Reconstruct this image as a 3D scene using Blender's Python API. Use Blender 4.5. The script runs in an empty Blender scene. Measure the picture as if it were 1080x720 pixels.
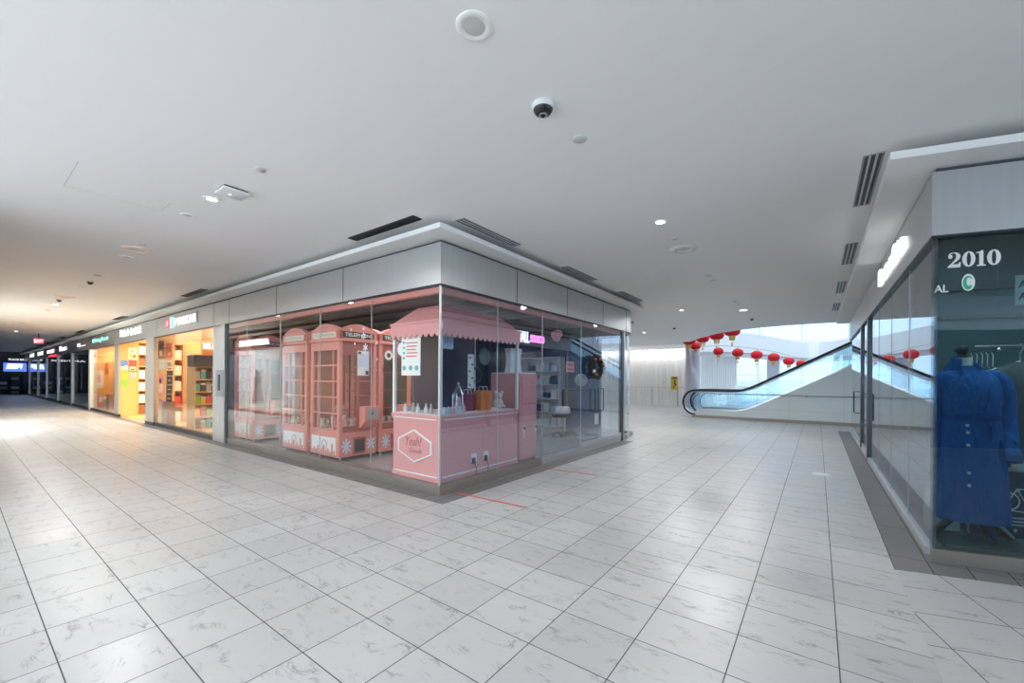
import bpy, bmesh, math, random
from mathutils import Vector, Matrix
random.seed(7)
S = bpy.context.scene
COL = S.collection
PI = math.pi

# ------------------------------------------------------------------ materials
def nodes_of(m):
    m.use_nodes = True
    nt = m.node_tree
    return nt, nt.nodes, nt.links

def mat(name, col, rough=0.5, metal=0.0, emit=None, estr=0.0, noise=0.06, nscale=9.0, spec=0.5, stretch=None, coat=0.0):
    """principled surface whose colour is broken up by a little procedural noise"""
    m = bpy.data.materials.new(name)
    nt, N, L = nodes_of(m)
    b = N['Principled BSDF']
    b.inputs['Roughness'].default_value = rough
    b.inputs['Metallic'].default_value = metal
    b.inputs['Specular IOR Level'].default_value = spec
    b.inputs['Coat Weight'].default_value = coat
    tc = N.new('ShaderNodeTexCoord')
    mp = N.new('ShaderNodeMapping')
    if stretch: mp.inputs['Scale'].default_value = stretch
    nz = N.new('ShaderNodeTexNoise'); nz.inputs['Scale'].default_value = nscale; nz.inputs['Detail'].default_value = 3
    rp = N.new('ShaderNodeMapRange')
    rp.inputs['To Min'].default_value = 1 - noise; rp.inputs['To Max'].default_value = 1 + noise
    mx = N.new('ShaderNodeMix'); mx.data_type = 'RGBA'; mx.blend_type = 'MULTIPLY'; mx.inputs[0].default_value = 1
    L.new(tc.outputs['Object'], mp.inputs[0]); L.new(mp.outputs[0], nz.inputs['Vector'])
    L.new(nz.outputs['Fac'], rp.inputs[0]); L.new(rp.outputs[0], mx.inputs[7])
    mx.inputs[6].default_value = (*col, 1)
    L.new(mx.outputs[2], b.inputs['Base Color'])
    if emit:
        b.inputs['Emission Color'].default_value = (*emit, 1)
        b.inputs['Emission Strength'].default_value = estr
    return m

def glass(name, tint=(0.93, 0.97, 0.97), f0=0.05, rough=0.0, gain=1.0):
    """clear architectural glass: Schlick reflection over a tinted see-through"""
    m = bpy.data.materials.new(name)
    nt, N, L = nodes_of(m)
    N.remove(N['Principled BSDF'])
    out = N['Material Output']
    g = N.new('ShaderNodeNewGeometry')
    d = N.new('ShaderNodeVectorMath'); d.operation = 'DOT_PRODUCT'
    L.new(g.outputs['Incoming'], d.inputs[0]); L.new(g.outputs['Normal'], d.inputs[1])
    a = N.new('ShaderNodeMath'); a.operation = 'ABSOLUTE'; L.new(d.outputs['Value'], a.inputs[0])
    s = N.new('ShaderNodeMath'); s.operation = 'SUBTRACT'; s.inputs[0].default_value = 1; L.new(a.outputs[0], s.inputs[1]); s.use_clamp = True
    p = N.new('ShaderNodeMath'); p.operation = 'POWER'; p.inputs[1].default_value = 5; L.new(s.outputs[0], p.inputs[0])
    k = N.new('ShaderNodeMath'); k.operation = 'MULTIPLY_ADD'; k.inputs[1].default_value = (1 - f0) * gain; k.inputs[2].default_value = f0
    L.new(p.outputs[0], k.inputs[0])
    t = N.new('ShaderNodeBsdfTransparent'); t.inputs[0].default_value = (*tint, 1)
    r = N.new('ShaderNodeBsdfGlossy'); r.inputs['Roughness'].default_value = rough; r.inputs[0].default_value = (1, 1, 1, 1)
    mx = N.new('ShaderNodeMixShader')
    L.new(k.outputs[0], mx.inputs[0]); L.new(t.outputs[0], mx.inputs[1]); L.new(r.outputs[0], mx.inputs[2])
    L.new(mx.outputs[0], out.inputs[0])
    return m

def math_node(N, L, op, a, b=None, c=None):
    n = N.new('ShaderNodeMath'); n.operation = op
    for i, v in enumerate((a, b, c)):
        if v is None: continue
        if isinstance(v, (int, float)): n.inputs[i].default_value = v
        else: L.new(v, n.inputs[i])
    return n.outputs[0]

def tile_material(name, sx, sy, ox, oy, rot, base, dark, joint, vein, rough, jw=0.0035, rv=0.22):
    """stone tiles laid on a grid, each with its own tone and veins"""
    m = bpy.data.materials.new(name)
    nt, N, L = nodes_of(m)
    b = N['Principled BSDF']
    g = N.new('ShaderNodeNewGeometry')
    mp = N.new('ShaderNodeMapping'); mp.vector_type = 'POINT'
    mp.inputs['Rotation'].default_value = (0, 0, rot)
    L.new(g.outputs['Position'], mp.inputs[0])
    sep = N.new('ShaderNodeSeparateXYZ'); L.new(mp.outputs[0], sep.inputs[0])
    M = lambda *a: math_node(N, L, *a)
    u = M('DIVIDE', M('SUBTRACT', sep.outputs[0], ox), sx)
    v = M('DIVIDE', M('SUBTRACT', sep.outputs[1], oy), sy)
    fu, fv = M('FRACT', u), M('FRACT', v)
    du = M('MULTIPLY', M('MINIMUM', fu, M('SUBTRACT', 1.0, fu)), sx)
    dv = M('MULTIPLY', M('MINIMUM', fv, M('SUBTRACT', 1.0, fv)), sy)
    jt = M('LESS_THAN', M('MINIMUM', du, dv), jw)
    cell = N.new('ShaderNodeCombineXYZ'); L.new(M('FLOOR', u), cell.inputs[0]); L.new(M('FLOOR', v), cell.inputs[1])
    wn = N.new('ShaderNodeTexWhiteNoise'); wn.noise_dimensions = '3D'; L.new(cell.outputs[0], wn.inputs['Vector'])
    # per-tile shifted coordinates for the veining
    off = N.new('ShaderNodeVectorMath'); off.operation = 'MULTIPLY_ADD'
    L.new(wn.outputs['Color'], off.inputs[0]); off.inputs[1].default_value = (9, 9, 9); L.new(mp.outputs[0], off.inputs[2])
    st = N.new('ShaderNodeMapping'); st.inputs['Rotation'].default_value = (0, 0, 0.25); st.inputs['Scale'].default_value = (1.0, 2.4, 1)
    L.new(off.outputs[0], st.inputs[0])
    n1 = N.new('ShaderNodeTexNoise'); n1.inputs['Scale'].default_value = 3.2; n1.inputs['Detail'].default_value = 8; n1.inputs['Roughness'].default_value = 0.68; n1.inputs['Distortion'].default_value = 1.1
    L.new(st.outputs[0], n1.inputs['Vector'])
    n2 = N.new('ShaderNodeTexNoise'); n2.inputs['Scale'].default_value = 5; n2.inputs['Detail'].default_value = 2
    L.new(st.outputs[0], n2.inputs['Vector'])
    ridge = M('ABSOLUTE', M('SUBTRACT', n1.outputs['Fac'], 0.5))
    r = N.new('ShaderNodeMapRange'); L.new(ridge, r.inputs[0]); r.inputs['From Min'].default_value = 0.0; r.inputs['From Max'].default_value = 0.035; r.inputs['To Min'].default_value = 1; r.inputs['To Max'].default_value = 0
    m2 = N.new('ShaderNodeMapRange'); L.new(n2.outputs['Fac'], m2.inputs[0]); m2.inputs['From Min'].default_value = 0.5; m2.inputs['From Max'].default_value = 0.72
    vf = M('MULTIPLY', M('MULTIPLY', r.outputs[0], m2.outputs[0]), vein)
    mixv = N.new('ShaderNodeMix'); mixv.data_type = 'RGBA'; L.new(vf, mixv.inputs[0]); mixv.inputs[6].default_value = (*base, 1); mixv.inputs[7].default_value = (*dark, 1)
    cl = N.new('ShaderNodeMapRange'); L.new(n1.outputs['Fac'], cl.inputs[0]); cl.inputs['To Min'].default_value = 0.95; cl.inputs['To Max'].default_value = 1.05
    tn = N.new('ShaderNodeMapRange'); L.new(wn.outputs['Value'], tn.inputs[0]); tn.inputs['To Min'].default_value = 0.92; tn.inputs['To Max'].default_value = 1.06
    tone = M('MULTIPLY', cl.outputs[0], tn.outputs[0])
    mul = N.new('ShaderNodeMix'); mul.data_type = 'RGBA'; mul.blend_type = 'MULTIPLY'; mul.inputs[0].default_value = 1
    L.new(mixv.outputs[2], mul.inputs[6]); L.new(tone, mul.inputs[7])
    mj = N.new('ShaderNodeMix'); mj.data_type = 'RGBA'; L.new(jt, mj.inputs[0]); L.new(mul.outputs[2], mj.inputs[6]); mj.inputs[7].default_value = (*joint, 1)
    L.new(mj.outputs[2], b.inputs['Base Color'])
    rr = N.new('ShaderNodeMapRange'); L.new(wn.outputs['Value'], rr.inputs[0]); rr.inputs['To Min'].default_value = rough * (1 - rv); rr.inputs['To Max'].default_value = rough * (1 + rv)
    L.new(M('MAXIMUM', rr.outputs[0], M('MULTIPLY', jt, 0.8)), b.inputs['Roughness'])
    b.inputs['Specular IOR Level'].default_value = 0.4
    return m

MT = {}
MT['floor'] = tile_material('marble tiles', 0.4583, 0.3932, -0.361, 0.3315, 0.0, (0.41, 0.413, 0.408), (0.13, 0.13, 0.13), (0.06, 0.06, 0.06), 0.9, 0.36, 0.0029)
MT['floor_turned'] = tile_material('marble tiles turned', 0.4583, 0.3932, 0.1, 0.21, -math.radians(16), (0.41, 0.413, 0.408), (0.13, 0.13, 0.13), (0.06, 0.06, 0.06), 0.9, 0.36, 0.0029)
MT['slate'] = tile_material('dark border tiles', 0.23, 0.9, 0.49, 0.2, 0.0, (0.145, 0.14, 0.14), (0.20, 0.19, 0.19), (0.03, 0.03, 0.03), 0.5, 0.45, 0.0035, 0.05)
MT['shopfloor'] = tile_material('shop floor tiles', 0.6, 0.6, 0, 0, 0, (0.30, 0.29, 0.29), (0.2, 0.2, 0.2), (0.15, 0.15, 0.15), 0.3, 0.12)
MT['shopfloor_pale'] = tile_material('pale shop floor tiles', 0.6, 0.6, 0, 0, 0, (0.55, 0.47, 0.34), (0.4, 0.35, 0.25), (0.3, 0.25, 0.2), 0.3, 0.2)
MT['ceiling'] = mat('ceiling paint', (0.93, 0.93, 0.93), 0.75, noise=0.012, nscale=0.5, spec=0.2)
MT['white'] = mat('white paint', (0.80, 0.80, 0.80), 0.5, noise=0.02)
MT['cornice'] = mat('cornice paint', (0.92, 0.92, 0.91), 0.6, noise=0.015, nscale=1)
MT['fascia'] = mat('brushed metal fascia', (0.56, 0.57, 0.58), 0.42, 0.75, noise=0.06, nscale=6, stretch=(6, 6, 0.15))
MT['steel'] = mat('brushed steel', (0.62, 0.63, 0.64), 0.28, 0.95, noise=0.05, nscale=20)
MT['chrome'] = mat('polished steel', (0.8, 0.8, 0.8), 0.12, 1.0, noise=0.02)
MT['aluminium'] = mat('aluminium profile', (0.56, 0.57, 0.58), 0.38, 0.8, noise=0.04, nscale=14)
MT['curb'] = mat('metal clad curb', (0.33, 0.30, 0.27), 0.34, 0.7, noise=0.12, nscale=3, stretch=(1, 1, 6))
MT['darkmetal'] = mat('dark metal', (0.05, 0.055, 0.065), 0.35, 0.7)
MT['black'] = mat('black plastic', (0.015, 0.015, 0.017), 0.35)
MT['rubber'] = mat('black rubber', (0.02, 0.02, 0.023), 0.5)
MT['glass'] = glass('shop glass', (0.97, 0.98, 0.98), 0.05)
MT['glass_dim'] = glass('smoked shop glass', (0.60, 0.72, 0.74), 0.05)
MT['glass_side'] = glass('smoky side glass', (0.62, 0.70, 0.74), 0.09)
MT['glass_mirror'] = glass('coated shop glass', (0.86, 0.91, 0.96), 0.11)
MT['glass_dark'] = glass('dark tinted glass', (0.74, 0.78, 0.82), 0.06)
MT['glass_blue'] = glass('blue balustrade glass', (0.86, 0.95, 0.985), 0.06)
MT['glass_window'] = glass('curtain wall glass', (0.54, 0.58, 0.62), 0.03)
MT['glass_roof'] = glass('tinted skylight glass', (0.55, 0.60, 0.65), 0.03)
MT['glass_clear'] = glass('thin display glass', (0.98, 0.99, 0.99), 0.03)
MT['pink'] = mat('pink painted wood', (0.72, 0.315, 0.305), 0.45, noise=0.05, nscale=30, stretch=(1, 1, 0.3))
MT['booth'] = mat('salmon pink booth paint', (0.70, 0.255, 0.215), 0.4, noise=0.05)
MT['booth_dark'] = mat('deep pink booth paint', (0.36, 0.09, 0.085), 0.4, noise=0.05)
MT['maroon'] = mat('maroon wall', (0.12, 0.05, 0.05), 0.7)
MT['shopdark'] = mat('dark shop wall', (0.075, 0.08, 0.095), 0.7)
MT['shopceil'] = mat('shop ceiling', (0.16, 0.14, 0.14), 0.8)
MT['plush_white'] = mat('cream plush', (0.75, 0.68, 0.6), 0.95, noise=0.15, nscale=60)
MT['plush_pink'] = mat('pink plush', (0.75, 0.35, 0.4), 0.95, noise=0.15, nscale=60)
MT['plush_brown'] = mat('brown plush', (0.35, 0.2, 0.12), 0.95, noise=0.15, nscale=60)
MT['paper'] = mat('white paper', (0.8, 0.8, 0.78), 0.6, noise=0.02)
MT['text_dark'] = mat('dark print', (0.03, 0.03, 0.035), 0.6)
MT['wood'] = mat('orange maple panel', (0.74, 0.42, 0.15), 0.45, noise=0.14, nscale=5, stretch=(1, 1, 0.12))
MT['wood_pale'] = mat('pale maple panel', (0.78, 0.54, 0.27), 0.5, noise=0.12, nscale=5, stretch=(1, 1, 0.12))
MT['pilaster'] = mat('taupe pilaster', (0.40, 0.36, 0.31), 0.45, noise=0.05)
MT['letters'] = mat('lit white letters', (0.9, 0.9, 0.9), 0.4, emit=(1, 1, 1), estr=1.0)
MT['letters_bright'] = mat('brightly lit letters', (0.9, 0.9, 0.9), 0.4, emit=(1, 1, 1), estr=6)
MT['letters_teal'] = mat('lit teal letters', (0.4, 0.8, 0.7), 0.4, emit=(0.30, 0.85, 0.70), estr=0.8)
MT['letters_red'] = mat('lit red letters', (0.8, 0.1, 0.1), 0.4, emit=(1, 0.06, 0.1), estr=1.2)
MT['letters_pink'] = mat('lit pink letters', (0.9, 0.2, 0.6), 0.4, emit=(1, 0.25, 0.75), estr=1.6)
MT['lamp'] = mat('lit lamp lens', (1, 1, 1), 0.4, emit=(1, 0.97, 0.92), estr=14)
MT['lens_off'] = mat('frosted lens', (0.62, 0.62, 0.60), 0.35)
MT['peach'] = mat('peach trim', (0.92, 0.80, 0.70), 0.5)
MT['red'] = mat('red lantern fabric', (0.62, 0.008, 0.02), 0.55, noise=0.15, nscale=25, spec=0.3)
MT['gold'] = mat('gold trim', (0.80, 0.52, 0.12), 0.35, 0.6)
MT['tape'] = mat('red floor tape', (0.72, 0.07, 0.06), 0.5)
MT['yellow'] = mat('yellow sign', (0.62, 0.48, 0.08), 0.5)
MT['clad'] = mat('grey glass cladding', (0.60, 0.66, 0.66), 0.35, noise=0.02)
MT['kerbstone'] = mat('brown kerb stone', (0.28, 0.25, 0.22), 0.4)
MT['coat'] = mat('royal blue wool', (0.008, 0.11, 0.38), 0.85, noise=0.18, nscale=35, spec=0.2)
MT['coat_deep'] = mat('royal blue wool belt', (0.005, 0.075, 0.28), 0.85, noise=0.18, nscale=35, spec=0.2)
MT['button'] = mat('pearl button', (0.75, 0.76, 0.74), 0.25)
MT['skin_form'] = mat('cream mannequin fabric', (0.72, 0.69, 0.6), 0.8)
MT['backpanel'] = mat('grey green back panel', (0.06, 0.105, 0.115), 0.6, noise=0.03)
MT['backpanel_dark'] = mat('dark green beam', (0.05, 0.075, 0.08), 0.6)
MT['navy'] = mat('navy poster', (0.012, 0.025, 0.085), 0.4)
MT['screen'] = mat('lit blue screen', (0.02, 0.05, 0.3), 0.3, emit=(0.08, 0.16, 1.0), estr=1.5)
MT['screen_white'] = mat('lit pale screen', (0.5, 0.5, 0.6), 0.3, emit=(0.8, 0.9, 1), estr=1.6)
MT['leafgreen'] = mat('dark fir needles', (0.008, 0.016, 0.012), 0.8, noise=0.3, nscale=80)
MT['copper'] = mat('copper bauble', (0.6, 0.22, 0.08), 0.25, 0.7)
MT['orange'] = mat('orange box card', (0.72, 0.20, 0.05), 0.5)
MT['wine'] = mat('wine red box card', (0.22, 0.03, 0.08), 0.5)
MT['slatwall'] = mat('white fluted wall', (0.80, 0.79, 0.78), 0.6, noise=0.04, nscale=3, stretch=(4, 4, 0.4))
MT['column'] = mat('lilac grey column', (0.50, 0.49, 0.54), 0.5, noise=0.02)
MT['grid'] = mat('grey wire', (0.35, 0.33, 0.3), 0.4, 0.5)
def wrinkle(m, scale, dist):
    nt = m.node_tree; N, L = nt.nodes, nt.links
    tc = N.new('ShaderNodeTexCoord'); mp = N.new('ShaderNodeMapping'); mp.inputs['Scale'].default_value = (1, 1, 0.45)
    nz = N.new('ShaderNodeTexNoise'); nz.inputs['Scale'].default_value = scale; nz.inputs['Detail'].default_value = 2; nz.inputs['Distortion'].default_value = 0.6
    bp = N.new('ShaderNodeBump'); bp.inputs['Strength'].default_value = 0.9; bp.inputs['Distance'].default_value = dist
    L.new(tc.outputs['Object'], mp.inputs[0]); L.new(mp.outputs[0], nz.inputs['Vector']); L.new(nz.outputs['Fac'], bp.inputs['Height']); L.new(bp.outputs[0], N['Principled BSDF'].inputs['Normal'])
wrinkle(MT['coat'], 9, 0.06); wrinkle(MT['coat_deep'], 14, 0.03)
def flat(key, c, r=0.5): MT[key] = mat(key, c, r); return MT[key]
for k, c in dict(card_blue=(0.10, 0.25, 0.55), card_red=(0.6, 0.08, 0.06), card_green=(0.25, 0.5, 0.08), card_yellow=(0.75, 0.5, 0.08), card_brown=(0.28, 0.13, 0.06),
                 card_teal=(0.08, 0.4, 0.42), card_pink=(0.75, 0.42, 0.42), card_cream=(0.8, 0.72, 0.55), card_black=(0.03, 0.03, 0.04), card_grey=(0.35, 0.36, 0.38), silver=(0.6, 0.62, 0.66), deepblue=(0.03, 0.06, 0.16),
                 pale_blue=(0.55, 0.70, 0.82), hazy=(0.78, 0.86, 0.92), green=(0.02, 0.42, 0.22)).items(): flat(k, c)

# ------------------------------------------------------------------ geometry helpers
class MB:
    """collects shapes (world coordinates) and links them as ONE mesh object"""
    def __init__(s): s.v = []; s.f = []
    def add(s, vs, fs):
        o = len(s.v); s.v += [Vector(p) for p in vs]; s.f += [tuple(i + o for i in f) for f in fs]; return s
    def box(s, x0, x1, y0, y1, z0, z1, rz=0, piv=None):
        if x0 > x1: x0, x1 = x1, x0
        if y0 > y1: y0, y1 = y1, y0
        if z0 > z1: z0, z1 = z1, z0
        vs = [(x, y, z) for z in (z0, z1) for x, y in ((x0, y0), (x1, y0), (x1, y1), (x0, y1))]
        if rz:
            px, py = piv or ((x0 + x1) / 2, (y0 + y1) / 2); c, sn = math.cos(rz), math.sin(rz)
            vs = [(px + (x - px) * c - (y - py) * sn, py + (x - px) * sn + (y - py) * c, z) for x, y, z in vs]
        return s.add(vs, [(0, 3, 2, 1), (4, 5, 6, 7), (0, 1, 5, 4), (1, 2, 6, 5), (2, 3, 7, 6), (3, 0, 4, 7)])
    def bbox(s, x0, x1, y0, y1, z0, z1, b=0.01):
        """box with chamfered vertical and horizontal edges"""
        if x0 > x1: x0, x1 = x1, x0
        if y0 > y1: y0, y1 = y1, y0
        bm = bmesh.new(); bmesh.ops.create_cube(bm, size=1)
        for v in bm.verts: v.co = Vector(((x0 + x1) / 2 + v.co.x * (x1 - x0), (y0 + y1) / 2 + v.co.y * (y1 - y0), (z0 + z1) / 2 + v.co.z * (z1 - z0)))
        bmesh.ops.bevel(bm, geom=bm.edges[:], offset=b, segments=2, affect='EDGES', profile=0.5)
        bm.verts.index_update(); s.add([v.co.copy() for v in bm.verts], [[v.index for v in f.verts] for f in bm.faces]); bm.free(); return s
    def prism(s, pts, off):
        """polygon pts (3-D, planar) swept by vector off"""
        n = len(pts); off = Vector(off); a = [Vector(p) for p in pts]
        nrm = Vector((0, 0, 0))
        for i in range(n): nrm += a[i].cross(a[(i + 1) % n])
        if nrm.dot(off) > 0: a.reverse()
        b = [p + off for p in a]
        return s.add(a + b, [tuple(range(n)), tuple(range(2 * n - 1, n - 1, -1))] + [(i, i + n, (i + 1) % n + n, (i + 1) % n) for i in range(n)])
    def tube(s, path, r, seg=10, closed=False, sq=None):
        P = [Vector(p) for p in path]; n = len(P); rings = []
        up = Vector((0, 0, 1))
        for i in range(n):
            t = (P[(i + 1) % n] - P[i - 1]) if closed else (P[min(i + 1, n - 1)] - P[max(i - 1, 0)])
            t.normalize()
            u = up if abs(t.dot(up)) < 0.95 else Vector((0, 1, 0)) if abs(t.y) < 0.9 else Vector((1, 0, 0))
            a = t.cross(u).normalized(); b = a.cross(t).normalized()
            rr = r[i] if isinstance(r, (list, tuple)) else r
            ea, eb = sq if sq else (1, 1)
            rings.append([P[i] + a * math.cos(2 * PI * k / seg) * rr * ea + b * math.sin(2 * PI * k / seg) * rr * eb for k in range(seg)])
        vs = [p for R in rings for p in R]; fs = []
        m = n if closed else n - 1
        for i in range(m):
            for k in range(seg):
                j = (i + 1) % n
                fs.append((i * seg + k, i * seg + (k + 1) % seg, j * seg + (k + 1) % seg, j * seg + k))
        if not closed: fs += [tuple(range(seg - 1, -1, -1)), tuple((n - 1) * seg + k for k in range(seg))]
        return s.add(vs, fs)
    def lathe(s, prof, c=(0, 0, 0), seg=24, axis='z', sx=1, sy=1):
        """profile of (radius, height) turned about an axis through c"""
        vs = []; fs = []; n = len(prof)
        for r, z in prof:
            for k in range(seg):
                a = 2 * PI * k / seg; x, y = r * math.cos(a) * sx, r * math.sin(a) * sy
                if axis == 'z': p = (c[0] + x, c[1] + y, c[2] + z)
                elif axis == 'x': p = (c[0] + z, c[1] + x, c[2] + y)
                else: p = (c[0] + x, c[1] + z, c[2] + y)
                vs.append(p)
        for i in range(n - 1):
            for k in range(seg): fs.append((i * seg + k, i * seg + (k + 1) % seg, (i + 1) * seg + (k + 1) % seg, (i + 1) * seg + k))
        if prof[0][0] > 1e-6: fs.append(tuple(range(seg - 1, -1, -1)))
        if prof[-1][0] > 1e-6: fs.append(tuple((n - 1) * seg + k for k in range(seg)))
        return s.add(vs, fs)
    def ball(s, c, r, sx=1, sy=1, sz=1, seg=14):
        pr = [(r * math.sin(PI * i / 8), -r * math.cos(PI * i / 8) * sz) for i in range(9)]
        pr[0] = (1e-4, pr[0][1]); pr[-1] = (1e-4, pr[-1][1])
        return s.lathe(pr, c, seg, 'z', sx, sy)
    def loft(s, rings, caps=True):
        n = len(rings[0]); vs = [p for R in rings for p in R]; fs = []
        for i in range(len(rings) - 1):
            for k in range(n): fs.append((i * n + k, i * n + (k + 1) % n, (i + 1) * n + (k + 1) % n, (i + 1) * n + k))
        if caps: fs += [tuple(range(n - 1, -1, -1)), tuple((len(rings) - 1) * n + k for k in range(n))]
        return s.add(vs, fs)
    def text(s, body, o, ux, uy, un, w, h, depth, bold=0.0):
        """letters fitted to w x h on a plane: o = lower left corner"""
        cu = bpy.data.curves.new('t', 'FONT'); cu.body = body; cu.extrude = 0.5; cu.offset = bold; cu.resolution_u = 3
        ob = bpy.data.objects.new('t', cu); COL.objects.link(ob)
        dg = bpy.context.evaluated_depsgraph_get(); dg.update()
        me = bpy.data.meshes.new_from_object(ob.evaluated_get(dg))
        xs = [v.co.x for v in me.vertices]; ys = [v.co.y for v in me.vertices]
        if xs:
            x0, x1, y0, y1 = min(xs), max(xs), min(ys), max(ys)
            o, ux, uy, un = map(Vector, (o, ux, uy, un))
            s.add([o + ux * ((v.co.x - x0) / (x1 - x0 + 1e-9) * w) + uy * ((v.co.y - y0) / (y1 - y0 + 1e-9) * h) + un * ((v.co.z + 0.5) * depth) for v in me.vertices], [tuple(p.vertices) for p in me.polygons])
        bpy.data.objects.remove(ob); bpy.data.meshes.remove(me); bpy.data.curves.remove(cu)
        return s
    def rot(s, rz, piv):
        c, sn = math.cos(rz), math.sin(rz)
        s.v = [Vector((piv[0] + (p.x - piv[0]) * c - (p.y - piv[1]) * sn, piv[1] + (p.x - piv[0]) * sn + (p.y - piv[1]) * c, p.z)) for p in s.v]
        return s
    def build(s, name, material, parent=None, smooth=False, bevel=0.0, angle=40):
        me = bpy.data.meshes.new(name)
        root = parent
        while root is not None and root.parent is not None: root = root.parent
        if root is not None: org = root.location.copy()
        else:
            xs = [p.x for p in s.v]; ys = [p.y for p in s.v]; zs = [p.z for p in s.v]
            org = Vector(((min(xs) + max(xs)) / 2, (min(ys) + max(ys)) / 2, min(zs)))
        me.from_pydata([p - org for p in s.v], [], s.f)
        bm = bmesh.new(); bm.from_mesh(me)
        bmesh.ops.recalc_face_normals(bm, faces=bm.faces[:])
        bm.to_mesh(me); bm.free()
        me.materials.append(material)
        o = bpy.data.objects.new(name, me); COL.objects.link(o)
        if smooth:
            for p in me.polygons: p.use_smooth = True
            try: me.set_sharp_from_angle(angle=math.radians(angle))
            except Exception: pass
        if bevel:
            b = o.modifiers.new('bevel', 'BEVEL'); b.width = bevel; b.segments = 2; b.limit_method = 'ANGLE'
        if parent is not None: o.parent = parent
        else: o.location = org
        return o

def tag(o, label, cat, group=None):
    o['label'] = label; o['category'] = cat
    if group: o['group'] = group
    return o
def thing(name, label, cat, loc, group=None):
    o = bpy.data.objects.new(name, None); COL.objects.link(o); o.location = loc; o.empty_display_size = 0.1
    return tag(o, label, cat, group)
def struct(o, label=None):
    o['kind'] = 'structure'
    if label: o['label'] = label
    return o
def one(mb, name, material, label, cat, group=None, **k):
    return tag(mb.build(name, material, None, **k), label, cat, group)
def dup(root, loc, label, group=None):
    r = root.copy(); COL.objects.link(r); r.location = loc; r['label'] = label
    if group: r['group'] = group
    for ch in list(root.children):
        c = ch.copy(); COL.objects.link(c); c.parent = r
        for g in list(ch.children):
            d = g.copy(); COL.objects.link(d); d.parent = c
    return r
def arc(cx, cy, r, a0, a1, n):
    return [(cx + r * math.cos(math.radians(a0 + (a1 - a0) * i / n)), cy + r * math.sin(math.radians(a0 + (a1 - a0) * i / n))) for i in range(n + 1)]
XP, YP, ZP = (1, 0, 0), (0, 1, 0), (0, 0, 1)
XM, YM = (-1, 0, 0), (0, -1, 0)
# ------------------------------------------------------------------ dimensions of the place
YC, XC = 3.61, -3.773           # glass planes of the pink corner shop
ZG, ZF, ZT, ZCEIL = 0.128, 2.64, 3.154, 3.36
RA = math.radians(15.8); CA, SA = math.cos(RA), math.sin(RA)
RX, RY = 0.74, 4.71             # front corner of the right-hand shop
def F(s, t, z): return (RX + s * CA - t * SA, RY + s * SA + t * CA, z)

# ---- floor
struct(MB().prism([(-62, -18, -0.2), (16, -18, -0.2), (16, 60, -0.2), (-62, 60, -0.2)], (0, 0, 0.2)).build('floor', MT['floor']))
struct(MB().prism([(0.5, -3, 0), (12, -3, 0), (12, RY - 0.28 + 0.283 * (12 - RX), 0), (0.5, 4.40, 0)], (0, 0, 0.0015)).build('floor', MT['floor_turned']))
# slate borders
struct(MB().box(-52, -3.50, 3.40, 3.62, -0.02, 0.003).box(-3.78, -3.50, 3.62, 9.6, -0.02, 0.003).build('trim_1', MT['slate']))
struct(MB().prism([(0.49, 4.36, -0.02), F(9, -0.27, -0.02), F(9, 0.05, -0.02), (0.78, 4.75, -0.02)], (0, 0, 0.024)).prism([(0.49, 4.36, -0.02), (0.78, 4.75, -0.02), (0.78, 15.4, -0.02), (0.49, 15.4, -0.02)], (0, 0, 0.024)).build('trim_2', MT['slate']))
# ---- ceiling with the curved edge of the atrium
edge = [(16, 17.0), (0.81, 17.0), (-0.2, 16.98), (-0.85, 17.02), (-1.6, 17.2), (-2.4, 17.65), (-3.3, 18.5), (-4.2, 19.9), (-5.0, 21.5), (-5.6, 23.1), (-6.0, 24.4), (-6.2, 27.0)]
struct(MB().prism([(-62, -4.0, ZCEIL), (10.5, -4.0, ZCEIL), (10.5, 7.2, ZCEIL), (16, 8.5, ZCEIL)] + [(x, y, ZCEIL) for x, y in edge] + [(-62, 27, ZCEIL)], (0, 0, 0.75)).build('ceiling', MT['ceiling']))  # unseen rear edge pulled in so added daylight reaches the ceiling
# faint joints of the access panel let into the ceiling
p = MB()
for a, b in (((-6.05, 0.66), (-5.28, 0.66)), ((-6.05, 0.66), (-6.05, 1.42)), ((-6.05, 1.42), (-5.72, 1.42))):
    p.box(min(a[0], b[0]), max(a[0], b[0]) + 0.006, min(a[1], b[1]), max(a[1], b[1]) + 0.006, ZCEIL - 0.003, ZCEIL + 0.01)
struct(p.build('trim_3', MT['lens_off']))

def outline(off, r=1.0):
    """street line of the corner shop block, pushed out by off"""
    x, y = XC + off, YC - off
    return [(-52, y), (x, y)] + [(x, 9.9)] + arc(XC - r, 9.9, r + off, 0, 90, 14)[1:]
def ring(off0, off1, z0, z1, end=-10.5):
    a = outline(off0); b = outline(off1)
    a = a + [(end, 10.9 + off0)]; b = b + [(end, 10.9 + off1)]
    m = MB(); n = len(a)
    vs = [(x, y, z0) for x, y in a] + [(x, y, z0) for x, y in b] + [(x, y, z1) for x, y in a] + [(x, y, z1) for x, y in b]
    fs = []
    for i in range(n - 1):
        fs += [(i, i + 1, n + i + 1, n + i), (2 * n + i, 3 * n + i, 3 * n + i + 1, 2 * n + i + 1), (i, 2 * n + i, 2 * n + i + 1, i + 1), (n + i, n + i + 1, 3 * n + i + 1, 3 * n + i)]
    fs += [(0, n, 3 * n, 2 * n), (n - 1, 3 * n - 1, 4 * n - 1, 2 * n - 1)]
    return m.add(vs, fs)
struct(ring(0.02, -0.10, ZF, ZT).build('trim_4', MT['fascia'], smooth=True))
struct(ring(0.30, -0.05, 3.19, 3.25).build('trim_5', MT['cornice'], smooth=True))
struct(ring(-0.02, -0.16, ZF + 0.03, ZCEIL).build('wall_left', MT['shopdark'], smooth=True))
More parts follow.
